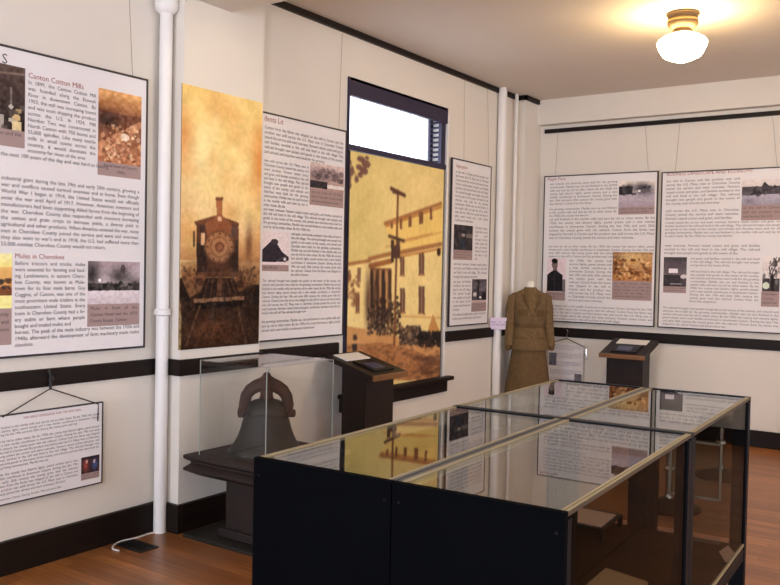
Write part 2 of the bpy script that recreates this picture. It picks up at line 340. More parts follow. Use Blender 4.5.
def words(s, n):      # n characters of running text, cut at a word
    out = ''; w = s.split(); i = 0
    while len(out) < n: out += w[i % len(w)]+' '; i += 1
    return out[:n].rsplit(' ', 1)[0]
HIST = ("During the late 19th and early 20th century the county grew with the railroad. Cotton from the farms was shipped to the mill in Canton and "
        "the product was sold across the U.S. Many men in Cherokee County joined the service and went overseas. Farmers raised cotton and grain, "
        "and families worked in the mill and lived in the mill village. The railroad brought new people and goods to the towns of the county, and "
        "schools and churches were built for the growing communities. Marble was cut and finished in the marble mills and sent by rail to other states. "
        "By the 1920s the county had electric lights, paved streets and a new marble courthouse in downtown Canton. ")
def text(pl, parent, x0, x1, ytop, ybot, nl, body=None, mtl='text', off=.0016, name='paragraph', rel=.80, seed=0, just=True, coll=None):
    """one printed block of nl lines between ytop and ybot, set as its own mesh"""
    pitch = (ytop-ybot)/nl; size = pitch*rel/.72*.82
    cu = bpy.data.curves.new('t', 'FONT'); cu.size = size; cu.space_line = pitch/size; cu.resolution_u = 2
    W = x1-x0
    if body is None:
        k = seed*37 % len(HIST); st = HIST[k:]+HIST[:k]; st = st[st.find(' ')+1:]
        body = words(st, int(nl*W/(size*.45)))
    cu.body = body; ob = bpy.data.objects.new('t', cu); C.objects.link(ob)
    sx = 1.; best = None
    if just: cu.align_x = 'JUSTIFY'
    for it in range(9 if just else 1):
        if just: cu.text_boxes[0].width = W*sx
        dg = bpy.context.evaluated_depsgraph_get(); dg.update(); me = bpy.data.meshes.new_from_object(ob.evaluated_get(dg))
        n = len(me.vertices); co = np.zeros(n*3); me.vertices.foreach_get('co', co); co = co.reshape(-1, 3)
        lines = 1+int(round((-co[:, 1].min()-.1*size)/pitch)) if n else 1
        bad = (not np.isfinite(co).all()) or (just and n and co[:, 0].max() > W*sx*1.06)
        if bad and it == 8 and best is None: co = np.nan_to_num(co, posinf=0, neginf=0); co[:, 0] = np.clip(co[:, 0], 0, W*sx); bad = False
        if not bad and (best is None or abs(lines-nl) < best[0]):
            loops = np.zeros(len(me.loops), int); me.loops.foreach_get('vertex_index', loops)
            st_ = np.zeros(len(me.polygons), int); me.polygons.foreach_get('loop_start', st_); tot = np.zeros(len(me.polygons), int); me.polygons.foreach_get('loop_total', tot)
            best = (abs(lines-nl), sx, co, [tuple(int(q) for q in loops[a:a+b]) for a, b in zip(st_, tot)])
        bpy.data.meshes.remove(me)
        if (lines == nl and not bad) or not just: break
        if bad: sx *= 1.04; continue
        sx *= (lines/nl)**.8 if abs(lines-nl) > 1 else (1.03 if lines > nl else .975)
    bpy.data.objects.remove(ob)
    _, sx, co, fs = best
    o = pl['o']+pl['a']*x0+np.array([0, 0, ytop-size*.78])+pl['n']*off-np.array(parent.location)
    V = o+co[:, :1]/sx*pl['a']+co[:, 1:2]*np.array([0, 0, 1.])
    me = bpy.data.meshes.new(name); me.from_pydata([tuple(v) for v in V], [], fs); me.materials.append(M[mtl])
    q = bpy.data.objects.new(name, me); C.objects.link(q); q.parent = parent
    return q
def flush(*a): pass

def panel(pl, a0, a1, b0, b1, label, thick=.012, fw=.011, name='exhibit_panel', cat='exhibit panel', group=None, fm='frame'):
    d = pl['d']; back = d-thick if pl['left'] else d+thick
    loc = (back, (a0+a1)/2, b0) if pl['left'] else ((a0+a1)/2, back, b0)
    t = thing(name, label, cat, loc, 0, group)
    def bx(m, p0, p1, q0, q1, e0, e1):   # e: offset from face outwards
        if pl['left']: m.box((d+e0, p0, q0), (d+e1, p1, q1))
        else: m.box((p0, d-e1, q0), (p1, d-e0, q1))
    m = MB(loc); bx(m, a0+fw, a1-fw, b0+fw, b1-fw, -thick, 0); m.build('board', 'board', t)
    m = MB(loc)
    bx(m, a0, a0+fw, b0, b1, -thick, .004); bx(m, a1-fw, a1, b0, b1, -thick, .004)
    bx(m, a0+fw, a1-fw, b0, b0+fw, -thick, .004); bx(m, a0+fw, a1-fw, b1-fw, b1, -thick, .004)
    m.build('frame', fm, t)
    return t
def wires(pl, t, spots, ztop=3.30, z0=2.6, m='wire', r=.0013):
    for (a, b) in spots:
        mb = MB(t.location)
        d = pl['d']-.006 if pl['left'] else pl['d']+.006
        p, q = ((d, a, z0), (d, b, ztop)) if pl['left'] else ((a, d, z0), (b, d, ztop))
        mb.tube([p, q], r, 6); mb.build('hanging_wire', m, t)
def picture(pl, t, quad, capv, cv, coll, cap=None, gain=1.08, cn=3, seed=0, cx=None):
    """quad = photo rect (u0,v0,u1,v1) along the left edge of the picture, capv = v of the caption top (None: no caption)"""
    (ul, vt), (ur, vtr), vb, vbr = quad
    a0, bt = pc(pl, ul, vt); a1, bt2 = pc(pl, ur, vtr); _, bb = pc(pl, ul, vb); _, bb2 = pc(pl, ur, vbr)
    b1 = (bt+bt2)/2; b0 = (bb+bb2)/2
    if capv: bc = b1-(b1-b0)*capv
    else: bc = b0
    ph = cv.mesh('photograph', pl, a0, a1, bc, b1, .0012, t, gain=gain)
    if capv:
        m = MB(t.location)
        if pl['left']: m.box((pl['d'], a0, b0), (pl['d']+.0011, a1, bc))
        else: m.box((a0, pl['d']-.0011, b0), (a1, pl['d'], bc))
        c = m.build('caption', 'caption', ph)
        pad = (a1-a0)*.05
        text(pl, t, a0+pad, a1-pad, bc-(bc-b0)*.08, b0+(bc-b0)*.08, cn, cap, coll=coll, seed=seed, rel=.7, off=.002, name='caption_text')
    return ph
def vv(pl, u, v): return pc(pl, u, v)[1]
def uu(pl, u, v=250): return pc(pl, u, v)[0]
GR = 'text and photo history panels on the walls'
BLK = (40, 34, 34)
# --- T1: big panel left
pl = plane(LW, -3.906); K = {}
A0, A1, B0, B1 = 2.0, 3.202, 1.076, 2.597
t = panel(pl, A0, A1, B0, B1, 'largest left-hand white text panel with mill, street and mule photos, beside the fat white pipe', thick=.012, group=GR)
a24 = uu(pl, 24.8, 110)
cv = Canvas(60, 56, (70, 58, 54)); cv.grad(0, (88, 70, 64), 1, (44, 38, 36)); cv.line(.62, .3, .62, .8, .015, (210, 205, 200)); cv.line(.8, .35, .8, .85, .012, (190, 180, 170)); cv.line(.0, .22, 1, .1, .03, (125, 105, 92))
cv.ell(.6, .72, .05, .05, (235, 232, 228)); cv.rect(.52, .78, .7, 1, (160, 150, 140)); cv.blots(.05, .6, .98, 1, 30, .04, [(215, 205, 190), (190, 165, 120), (90, 80, 72), (50, 44, 42)]); cv.ell(.88, .8, .06, .05, (200, 170, 120)); cv.rect(.82, .85, .95, 1, (205, 185, 140)); cv.noise(14, 3)
q = (pc(pl, -16, 64), None)
def pic_abs(pl, t, a0, a1, b0, b1, capf, cv, coll, cap=None, cn=2, seed=0, gain=1.08):
    bc = b1-(b1-b0)*capf
    ph = cv.mesh('photograph', pl, a0, a1, bc, b1, .0012, t, gain=gain)
    if capf < 1:
        m = MB(t.location)
        if pl['left']: m.box((pl['d'], a0, b0), (pl['d']+.0011, a1, bc))
        else: m.box((a0, pl['d']-.0011, b0), (a1, pl['d'], bc))
        m.build('caption', 'caption', ph); pad = (a1-a0)*.05
        text(pl, t, a0+pad, a1-pad, bc-(bc-b0)*.08, b0+(bc-b0)*.08, cn, cap, coll=coll, seed=seed, rel=.7, off=.002, name='caption_text')
pic_abs(pl, t, 2.08, uu(pl, 24.8, 110), vv(pl, 24, 148.5), vv(pl, 25, 68.5), .79, cv, K, seed=3)
text(pl, t, uu(pl, 1.5, 58), 9, vv(pl, 3, 52), vv(pl, 3, 66), 1, 'S', coll=K, just=False, name='heading', rel=.9)
text(pl, t, uu(pl, 28, 75), 9, vv(pl, 28, 71.5), vv(pl, 28, 80), 1, 'Canton Cotton Mills', 'red', coll=K, just=False, name='heading')
P1 = ("In 1899, the Canton Cotton Mill was founded along the Etowah River in downtown Canton. By 1903, the mill was increasing looms and was soon shipping the "
      "product across the U.S. In 1924, Mill Number Two was constructed in North Canton with 750 looms and 55,000 spindles. Like many textile mills in small towns across the "
      "country, it would dominate the economy for most of the area")
text(pl, t, uu(pl, 28, 80), uu(pl, 96, 90), vv(pl, 28, 79.5), vv(pl, 28, 154), 12, P1, coll=K, rel=.78)
text(pl, t, uu(pl, -8, 160), uu(pl, 93, 165), vv(pl, 28, 154), vv(pl, 28, 160.5), 1, 'for the next 100 years of the day and was hard to leaving', coll=K, just=False, rel=.78)
cv = Canvas(60, 92, (190, 130, 85)); cv.grad(0, (225, 170, 110), .3, (140, 90, 60)); cv.grad(.3, (110, 70, 55), 1, (180, 120, 85)); cv.soft(.2, .42, .3, .12, (55, 40, 34), .9)
cv.poly([(0, .75), (1, .35), (1, .45), (0, .95)], (205, 150, 110), .7); cv.blots(.1, .45, 1, 1, 160, .03, [(215, 165, 120), (150, 95, 65), (110, 66, 48), (232, 200, 160)], .6); cv.ell(.62, .62, .10, .05, (226, 204, 180)); cv.noise(20, 4)
picture(pl, t, ((98.5, 88.5), (141.5, 96.2), 174.6, 180), .84, cv, K, '   Aerial view of Canton,\n               1940s', cn=2)
P2 = ("industrial giant during the late 19th and early 20th century, growing a war and conflicts caused turmoil overseas and at home. Even though World War I began in 1914, "
      "the United States would not officially enter the war until April of 1917. However, American investors and manufacturers had been supporting Allied forces from the beginning of the war. "
      "Cherokee County also responded with investors increasing the cotton and grain crops to increase yields, a diverse yield in agricultural and other products. When America entered the war, "
      "many men in Cherokee County joined the service and went and overseas; they also went to war's end in 1918, the U.S. had suffered more than 53,000 combat Cherokee County would not return.")
text(pl, t, uu(pl, 1, 180), uu(pl, 139, 190), vv(pl, 1, 174.5), vv(pl, 1, 247.5), 11, P2, coll=K, rel=.78)
text(pl, t, uu(pl, 14.5, 257), 9, vv(pl, 14.5, 252.5), vv(pl, 14.5, 260.5), 1, 'Mules in Cherokee', 'red', coll=K, just=False, name='heading')
P3 = ("Before tractors and trucks, mules were essential for farming and haul- ing. Landowners, in eastern Chero- kee County, was known as Mule- town for its four mule barns. Guy "
      "Coggins, of Canton, was one of the most prominent mule traders in the southeastern United States. Every town in Cherokee County had a liv- ery stable or barn where people bought and traded mules and")
text(pl, t, uu(pl, 14.5, 300), uu(pl, 85, 300), vv(pl, 14.5, 260.5), vv(pl, 14.5, 330), 11, P3, coll=K, rel=.78)
text(pl, t, uu(pl, 14.5, 340), uu(pl, 139, 330), vv(pl, 14.5, 330), vv(pl, 14.5, 349), 3, 'horses. The peak of the mule industry was between the 1920s and 1940s; afterward the development of farm machinery made mules obsolete.', coll=K, rel=.78)
cv = Canvas(90, 74, (190, 178, 180)); cv.grad(0, (170, 150, 155), .5, (205, 190, 195)); cv.soft(.07, .3, .16, .35, (52, 46, 46), .95); cv.soft(.6, .33, .22, .22, (70, 64, 64), .95); cv.ell(.66, .18, .05, .12, (80, 70, 72)); cv.soft(.88, .5, .2, .15, (80, 72, 70), .8)
cv.rect(0, .52, 1, .68, (52, 48, 48), .9); cv.blots(0, .5, 1, .7, 40, .03, [(30, 28, 28), (110, 100, 98), (70, 62, 60)]); cv.ell(.22, .44, .03, .04, (235, 230, 232)); cv.grad(.69, (215, 205, 208), 1, (196, 182, 186)); cv.noise(12, 4)
picture(pl, t, ((87.9, 261), (139.8, 262.2), 326.6, 324.3), .66, cv, K, 'Mules in front of the Canton Hotel and the 1874 Court- house, Canton', cn=3)
cv = Canvas(60, 60, (236, 222, 150)); cv.grad(0, (238, 230, 170), .25, (234, 218, 130)); cv.grad(.25, (222, 180, 110), .62, (200, 140, 80)); cv.rect(0, .62, 1, .76, (120, 74, 48)); cv.blots(.0, .48, 1, .64, 50, .03, [(50, 48, 50), (90, 64, 46)]); cv.rect(0, .76, 1, 1, (238, 228, 150)); cv.noise(8, 4)
pic_abs(pl, t, 2.08, uu(pl, 11.6, 300), vv(pl, 11.6, 344.5), vv(pl, 11.6, 253.5), .60, cv, K, seed=5, cn=4)
flush(K, t); wires(pl, t, [(3.10, 3.05), (2.15, 2.10)], CZ-.01, B1)
# --- T2: panel between the train banner and the window
pl = plane(LW, -3.90); K = {}
a1, b1 = pc(pl, 346.6, 131); _, b0 = pc(pl, 344, 335.2)
t = panel(pl, 4.03, a1, b0, b1, 'white text panel between the orange locomotive banner and the window', group=GR)
text(pl, t, uu(pl, 264, 119), 9, vv(pl, 264, 114), vv(pl, 264, 123), 1, 'dents Lit', 'red', coll=K, just=False, name='heading')
l, r = uu(pl, 263.5, 200), uu(pl, 342, 200); mid = uu(pl, 308, 200)
text(pl, t, l, r, vv(pl, 264, 124.5), vv(pl, 264, 154), 6, coll=K, seed=2)
text(pl, t, l, mid, vv(pl, 264, 158), vv(pl, 264, 207), 11, coll=K, seed=4)
text(pl, t, l, r, vv(pl, 264, 207), vv(pl, 264, 229), 5, coll=K, seed=6)
cv = Canvas(60, 44, (190, 165, 160)); cv.grad(0, (205, 185, 180), 1, (170, 140, 130)); cv.soft(.3, .45, .4, .22, (100, 85, 88), .9); cv.blots(.1, .2, .98, .6, 40, .06, [(120, 100, 100), (80, 70, 72), (150, 130, 130)], .6); cv.rect(0, .68, .5, .95, (52, 46, 50)); cv.rect(.5, .78, 1, .9, (215, 205, 200)); cv.noise(12, 4)
picture(pl, t, ((310.2, 161.7), (344, 167.6), 205.3, 207.7), .62, cv, K, seed=4, cn=3)
cv = Canvas(60, 70, (222, 208, 208)); cv.poly([(0, .55), (.35, .25), (.5, .3), (.75, .6), (1, .75), (1, .85), (.8, .9), (0, .92)], (50, 44, 52)); cv.ell(.45, .3, .14, .09, (60, 54, 62)); cv.line(.5, .9, .9, .7, .03, (90, 84, 90)); cv.ell(.85, .82, .09, .09, (70, 66, 70)); cv.ell(.85, .82, .05, .05, (200, 190, 190)); cv.noise(8, 3)
picture(pl, t, ((262.5, 231), (289, 233), 272, 270.5), .84, cv, K, seed=8, cn=1)
text(pl, t, uu(pl, 291, 250), r, vv(pl, 291, 232), vv(pl, 291, 277), 11, coll=K, seed=7)
text(pl, t, l, r, vv(pl, 264, 279), vv(pl, 264, 315.5), 9, coll=K, seed=9)
text(pl, t, l, r, vv(pl, 264, 320), vv(pl, 264, 333), 3, coll=K, seed=12)
flush(K, t); wires(pl, t, [(4.95, 4.97)], CZ-.05, b1)
# --- T3: narrow panel right of window
pl = plane(LW, -3.90); K = {}
a0, b1 = pc(pl, 452.2, 157.5); a1, b1b = pc(pl, 491.5, 166.5); _, b0 = pc(pl, 489, 323.5); b1 = (b1+b1b)/2
t = panel(pl, a0, a1, b0, b1, 'narrow white text panel right of the window, beside the corner pipe', group=GR)
text(pl, t, uu(pl, 456, 166), 9, vv(pl, 456, 163), vv(pl, 456, 168.5), 1, 'Segregation', 'red', coll=K, just=False, name='heading')
l, r = uu(pl, 455, 200), uu(pl, 488, 200)
text(pl, t, l, r, vv(pl, 455, 169.5), vv(pl, 455, 222), 13, coll=K, seed=3)
text(pl, t, uu(pl, 475, 240), r, vv(pl, 475, 226), vv(pl, 475, 261), 9, coll=K, seed=5)
cv = Canvas(40, 50, (52, 46, 48)); cv.blots(0, .1, 1, 1, 40, .08, [(40, 36, 40), (72, 62, 60), (60, 56, 62)]); cv.ell(.5, .4, .09, .07, (150, 140, 135)); cv.rect(.65, .35, 1, .5, (110, 100, 98)); cv.rect(.35, .6, .6, .9, (44, 52, 64)); cv.noise(8, 3)
picture(pl, t, ((453.9, 224.2), (472.8, 226.1), 259.4, 260.3), .72, cv, K, seed=4, cn=3)
text(pl, t, l, r, vv(pl, 455, 262), vv(pl, 455, 279), 4, coll=K, seed=6)
cv = Canvas(36, 50, (80, 72, 78)); cv.grad(0, (70, 62, 70), .5, (120, 110, 116)); cv.blots(0, 0, 1, .5, 25, .08, [(50, 46, 54), (100, 92, 96)]); cv.line(.45, .1, .42, 1, .12, (40, 36, 40)); cv.ell(.2, .65, .12, .1, (200, 190, 192)); cv.ell(.6, .78, .1, .05, (240, 236, 236)); cv.ell(.85, .75, .2, .2, (36, 30, 30)); cv.rect(0, .9, 1, 1, (190, 170, 165)); cv.noise(8, 3)
picture(pl, t, ((472, 279), (486.6, 279.4), 310.6, 312), .72, cv, K, seed=4, cn=3)
text(pl, t, l, uu(pl, 470.5, 290), vv(pl, 455, 280), vv(pl, 455, 312), 8, coll=K, seed=7)
text(pl, t, l, r, vv(pl, 455, 313), vv(pl, 455, 321), 2, coll=K, seed=9)
flush(K, t); wires(pl, t, [(6.80, 6.78), (7.28, 7.22)], CZ-.05, b1)
# --- T4
pl = plane(BW, 8.265); K = {}
a0, b1 = pc(pl, 544.4, 175.2); a1, b1b = pc(pl, 658.6, 171.8); _, b0 = pc(pl, 549, 321.2); _, b0b = pc(pl, 653, 327.2)
t = panel(pl, a0, a1, (b0+b0b)/2, (b1+b1b)/2, 'left-hand white text panel of the back wall, with a soldier portrait, behind the khaki uniform', group=GR)
l, r = uu(pl, 548.5, 250), uu(pl, 654, 250)
text(pl, t, uu(pl, 547.5, 180), 9, vv(pl, 547, 177.6), vv(pl, 547, 182.2), 1, 'Maple Plant', 'red', coll=K, just=False, name='heading')
text(pl, t, l, uu(pl, 617, 200), vv(pl, 547, 183), vv(pl, 547, 206), 7, coll=K, seed=11)
text(pl, t, l, uu(pl, 617, 200), vv(pl, 547, 208), vv(pl, 547, 218), 3, coll=K, seed=12)
text(pl, t, l, r, vv(pl, 547, 218), vv(pl, 547, 240), 6, coll=K, seed=13)
text(pl, t, l, r, vv(pl, 547, 245), vv(pl, 547, 258), 4, coll=K, seed=14)
cv = Canvas(60, 50, (215, 205, 200)); cv.grad(0, (225, 214, 204), .4, (210, 200, 200)); cv.grad(.45, (185, 175, 186), 1, (165, 150, 160)); cv.rect(0, .2, .38, .5, (58, 54, 56)); cv.soft(.3, .25, .12, .15, (50, 46, 48)); cv.soft(.62, .28, .18, .2, (58, 54, 60)); cv.soft(.8, .35, .2, .2, (90, 84, 92), .8); cv.ell(.53, .38, .08, .05, (235, 232, 230)); cv.blots(0, .2, .9, .5, 30, .05, [(70, 66, 68), (100, 94, 98), (44, 40, 44)], .6); cv.noise(10, 3)
picture(pl, t, ((619.2, 181.4), (655.3, 180.8), 214.2, 214.4), .78, cv, K, seed=2, cn=2)
cv = Canvas(40, 64, (214, 196, 200)); cv.rect(.32, .25, .54, .42, (100, 84, 80)); cv.ell(.42, .2, .16, .13, (112, 94, 90)); cv.ell(.41, .09, .17, .075, (26, 22, 22)); cv.poly([(.02, .98), (.02, .5), (.3, .38), (.55, .38), (.84, .5), (.84, .98)], (34, 32, 36)); cv.rect(.84, .62, 1, 1, (110, 104, 104)); cv.line(.42, .42, .42, .95, .03, (60, 58, 62)); cv.noise(8, 3)
picture(pl, t, ((547.2, 258), (566, 258), 300, 300.5), .80, cv, K, seed=4, cn=2)
text(pl, t, uu(pl, 569, 280), uu(pl, 611, 280), vv(pl, 569, 259), vv(pl, 569, 302), 12, coll=K, seed=15)
cv = Canvas(70, 52, (190, 145, 95)); cv.grad(0, (190, 150, 105), 1, (176, 122, 76)); cv.soft(.1, .4, .18, .4, (110, 70, 44), .9); cv.soft(.45, .2, .3, .2, (222, 190, 130), .9); cv.blots(.05, .25, .98, .95, 110, .035, [(120, 74, 44), (225, 185, 130), (90, 54, 34), (200, 140, 80)], .7); cv.rect(.05, .66, .95, .72, (110, 64, 40), .5); cv.noise(14, 3)
picture(pl, t, ((613, 252.2), (652.7, 252), 299.5, 301), .60, cv, K, seed=6, cn=5)
text(pl, t, l, r, vv(pl, 549, 304), vv(pl, 549, 320), 5, coll=K, seed=16)
flush(K, t); wires(pl, t, [(uu(pl, 555, 175), uu(pl, 558, 131)), (uu(pl, 648, 172), uu(pl, 645, 123))], 3.02, b1)
# --- T5
K = {}
a0, b1 = pc(pl, 661.8, 171.6); _, b1b = pc(pl, 779, 167.4); _, b0 = pc(pl, 658.5, 327.4); _, b0b = pc(pl, 780, 334.2)
a1 = -1.44
t = panel(pl, a0, a1, (b0+b0b)/2, (b1+b1b)/2, 'rightmost white text panel of the back wall, with a wide field photo at top right', group=GR)
l, r = uu(pl, 664.5, 250), a1-.03
text(pl, t, l, 9, vv(pl, 664, 172.5), vv(pl, 664, 178.6), 1, 'BUSINESS LANDSCAPE AND ECONOMY', 'red', coll=K, just=False, name='heading', rel=.66)
n1 = uu(pl, 739.5, 200)
text(pl, t, l, n1, vv(pl, 664, 180), vv(pl, 664, 206), 7, coll=K, seed=21)
text(pl, t, l, n1, vv(pl, 664, 209.5), vv(pl, 664, 221), 3, coll=K, seed=22)
text(pl, t, l, r, vv(pl, 664, 221.5), vv(pl, 664, 238), 5, coll=K, seed=23)
text(pl, t, l, uu(pl, 760, 250), vv(pl, 664, 244), vv(pl, 664, 255), 3, coll=K, seed=24)
text(pl, t, uu(pl, 690, 280), uu(pl, 759, 280), vv(pl, 690, 257), vv(pl, 690, 267), 3, coll=K, seed=25)
text(pl, t, uu(pl, 690, 280), uu(pl, 759, 280), vv(pl, 690, 270), vv(pl, 690, 303), 10, coll=K, seed=26)
text(pl, t, l, r, vv(pl, 663, 306), vv(pl, 663, 325.5), 6, coll=K, seed=27)
cv = Canvas(70, 44, (205, 196, 196)); cv.grad(0, (215, 206, 202), .35, (205, 196, 196)); cv.grad(.55, (176, 170, 184), 1, (150, 144, 156)); cv.rect(0, .28, 1, .58, (78, 72, 76)); cv.blots(0, .28, 1, .6, 40, .04, [(60, 56, 58), (100, 94, 98)], .7); cv.poly([(.48, .3), (.56, .08), (.68, .28), (.8, .4), (.5, .4)], (70, 64, 68)); cv.soft(.2, .85, .12, .1, (130, 124, 134)); cv.noise(8, 3)
pic_abs(pl, t, uu(pl, 741.7, 200), a1-.03, vv(pl, 741.7, 220.5), vv(pl, 741.7, 180.2), .62, cv, K, seed=3, cn=3)
cv = Canvas(40, 46, (80, 72, 76)); cv.grad(0, (74, 68, 72), .6, (110, 98, 104)); cv.rect(.22, .4, .62, .54, (225, 216, 220)); cv.ell(.88, .66, .14, .07, (205, 198, 200)); cv.rect(0, .6, .75, 1, (58, 54, 58), .9); cv.rect(.3, .9, .8, .94, (140, 130, 134)); cv.noise(8, 4)
picture(pl, t, ((664, 256.8), (687, 257.5), 292.5, 293.3), .82, cv, K, seed=3, cn=2)
cv = Canvas(50, 64, (216, 208, 206)); cv.grad(0, (222, 214, 210), .4, (200, 192, 192)); cv.rect(.05, .62, 1, 1, (70, 66, 68)); cv.blots(.05, .42, 1, .75, 30, .05, [(90, 86, 88), (120, 114, 114)], .7); cv.ell(.25, .84, .2, .1, (200, 208, 190)); cv.line(.7, 1, .4, .3, .05, (40, 36, 36)); cv.line(.55, .5, .9, .1, .05, (52, 48, 48)); cv.line(.4, .3, .8, .02, .04, (52, 48, 48)); cv.ell(.6, .75, .1, .25, (44, 40, 40)); cv.blots(.4, 0, 1, .5, 22, .05, [(60, 56, 56), (90, 84, 84)], .7); cv.noise(8, 3)
pic_abs(pl, t, uu(pl, 761.7, 280), a1-.03, vv(pl, 761.7, 306.5), vv(pl, 761.7, 256.7), .69, cv, K, seed=5, cn=3)
flush(K, t); wires(pl, t, [(uu(pl, 675, 172), uu(pl, 680, 122)), (uu(pl, 777, 168), uu(pl, 772, 115))], 3.02, b1)
# --- T6: small panel hung from the chair rail, left
pl = plane(LW, -3.893); K = {}
a1, b1 = pc(pl, 103, 401.5); _, b0 = pc(pl, 104, 482.3)
t = panel(pl, 2.275, a1, b0, b1, 'small white text panel hung by black wires from the chair rail, below the largest panel', fw=.006, group=GR)
l, r = 2.30, a1-.022
text(pl, t, uu(pl, 23, 420), 9, b1-.02, b1-.048, 1, 'THE GREAT DEPRESSION AND THE NEW DEAL', 'red', coll=K, just=False, name='heading', rel=.5)
text(pl, t, l, r, b1-.055, b1-.108, 3, coll=K, seed=31); text(pl, t, l, r, b1-.122, b1-.27, 8, coll=K, seed=32)
c0 = uu(pl, 81, 470)
text(pl, t, l, c0-.02, b1-.285, b1-.40, 6, coll=K, seed=33); text(pl, t, l, l+.42, b1-.408, b1-.425, 1, coll=K, seed=35)
cv = Canvas(44, 30, (60, 44, 48)); cv.soft(.25, .5, .15, .4, (150, 70, 60)); cv.soft(.75, .5, .14, .35, (70, 90, 140)); cv.ell(.3, .3, .06, .12, (190, 150, 140)); cv.ell(.72, .35, .06, .12, (180, 160, 160)); cv.rect(0, 0, 1, .12, (50, 36, 40)); cv.noise(12, 3)
pic_abs(pl, t, c0, a1-.02, b1-.408, b1-.285, .72, cv, K, seed=5, cn=2)
flush(K, t)
hz = vv(pl, 50, 374)
hk = uu(pl, 50.5, 380)
m = MB(t.location); m.tube([(-3.893, 2.335, b1-.01), (-3.893, hk, .905), (-3.893, a1-.03, b1-.01), (-3.889, a1-.035, b1-.1)], .0035, 6); m.build('hanging_wire', 'darkwire', t)
m = MB(t.location); m.tube([(-3.893, hk, .90), (-3.893, hk, .975), (-3.896, hk-.008, .99), (-3.901, hk, 1.0)], .007, 8); m.tube([(-3.893, hk, .945), (-3.88, hk+.01, .955), (-3.88, hk, .97)], .006, 8); m.build('hook', 'darkwire', t)
# --- T7: paper panel on a hanger below the back rail
pl = plane(BW, 8.24); K = {}
a0, a1 = uu(pl, 549, 350), uu(pl, 583.5, 350); b1 = vv(pl, 560, 342.5); b0 = b1-.47
t = panel(pl, a0, a1, b0, b1, 'pale text sheet hanging from a clothes hanger on the back rail, beside the uniform', thick=.004, fw=.004, name='hanging_text_sheet', cat='exhibit panel', fm='board')
for i in range(5): text(pl, t, a0+.02, a1-.02, b1-.02-i*.085, b1-.075-i*.085, 4, coll=K, seed=40+i, mtl='purple')
cv = Canvas(20, 24, (96, 98, 110)); cv.noise(20, 4); pic_abs(pl, t, a0+.004, a0+.085, b1-.24, b1-.11, 1, cv, K)
cv = Canvas(20, 16, (110, 106, 112)); cv.noise(20, 4); pic_abs(pl, t, a1-.09, a1-.01, b1-.38, b1-.31, 1, cv, K)
flush(K, t)
hx = uu(pl, 567, 335)
m = MB(t.location); zt = vv(pl, 567, 338.5); y = 8.232
m.tube([(hx-.205, y, zt-.12), (hx-.195, y, zt-.06), (hx, y, zt), (hx+.20, y, zt-.075), (hx+.215, y, zt-.10), (hx+.22, y, zt-.2)], .006, 8)
m.tube([(hx, y, zt), (hx, y, zt+.05), (hx+.015, y, zt+.075), (hx, y, zt+.09), (hx-.012, y+.015, zt+.085)], .006, 8); tag(m.build('hanger', 'chrome', t, smooth=True), 'chrome wire clothes hanger')

# --- train banner
pl = plane(LW, PX+.008); K = {}
a0, b1 = pc(pl, 182.5, 83); a1, b1b = pc(pl, 262.5, 103.0); _, b0 = pc(pl, 180.7, 349.5); _, b0b = pc(pl, 259, 344)
B1 = (b1+b1b)/2; B0 = (b0+b0b)/2
t = thing('photo_banner', 'tall orange sepia banner of a steam locomotive on the pilaster', 'banner', (PX+.003, (a0+a1)/2, B0))
m = MB(t.location); m.box((PX+.0015, a0, B0), (PX+.007, a1, B1)); m.build('backing_board', 'banner', t)
def px(u, v):
    a, b = pc(pl, u, v); return ((a-a0)/(a1-a0), (B1-b)/(B1-B0))
cv = Canvas(130, 300, (240, 206, 140)); cv.grad(0, (240, 206, 126), .3, (242, 222, 160)); cv.grad(.3, (242, 222, 160), .66, (214, 152, 98))
for _ in range(60): cv.soft(rng.random(), rng.random()*.62, .05+.15*rng.random(), .02+.05*rng.random(), [(236, 178, 104), (248, 230, 170), (228, 170, 106), (246, 222, 146)][rng.integers(4)], .45)
cv.soft(0.02, .2, .12, .12, (214, 138, 76), .7); cv.soft(.98, .25, .12, .15, (216, 136, 66), .8)
def P_(c, l, *k): cv.poly([px(*q) for q in l], c, *k)
def R_(c, u0, v0, u1, v1, *k): P_(c, [(u0, v0), (u1, v0), (u1, v1), (u0, v1)], *k)
def E_(c, u, v, ru, rv, al=1, soft=False):
    x, y_ = px(u, v); x2, _ = px(u+ru, v); _, y2 = px(u, v+rv); (cv.soft if soft else cv.ell)(x, y_, abs(x2-x), abs(y2-y_), c, al)
def L_(c, u0, v0, u1, v1, w, al=1):
    x0, y0 = px(u0, v0); x1, y1 = px(u1, v1); cv.line(x0, y0, x1, y1, w, c, al)
# distance haze, banks, ground
P_((196, 140, 92), [(181, 262), (263, 258), (263, 300), (181, 300)], .7)
P_((66, 44, 32), [(181, 290), (262, 284), (262, 345), (181, 350)])
E_((150, 92, 56), 210, 330, 22, 14, .9, True); E_((120, 70, 44), 232, 334, 14, 12, .6, True)
E_((40, 28, 22), 184, 290, 11, 12); E_((44, 32, 26), 255, 296, 12, 11)
P_((176, 120, 76), [(182, 270), (200, 274), (206, 288), (190, 298), (182, 280)], .9)
E_((150, 104, 70), 248, 278, 9, 10, .8, True)
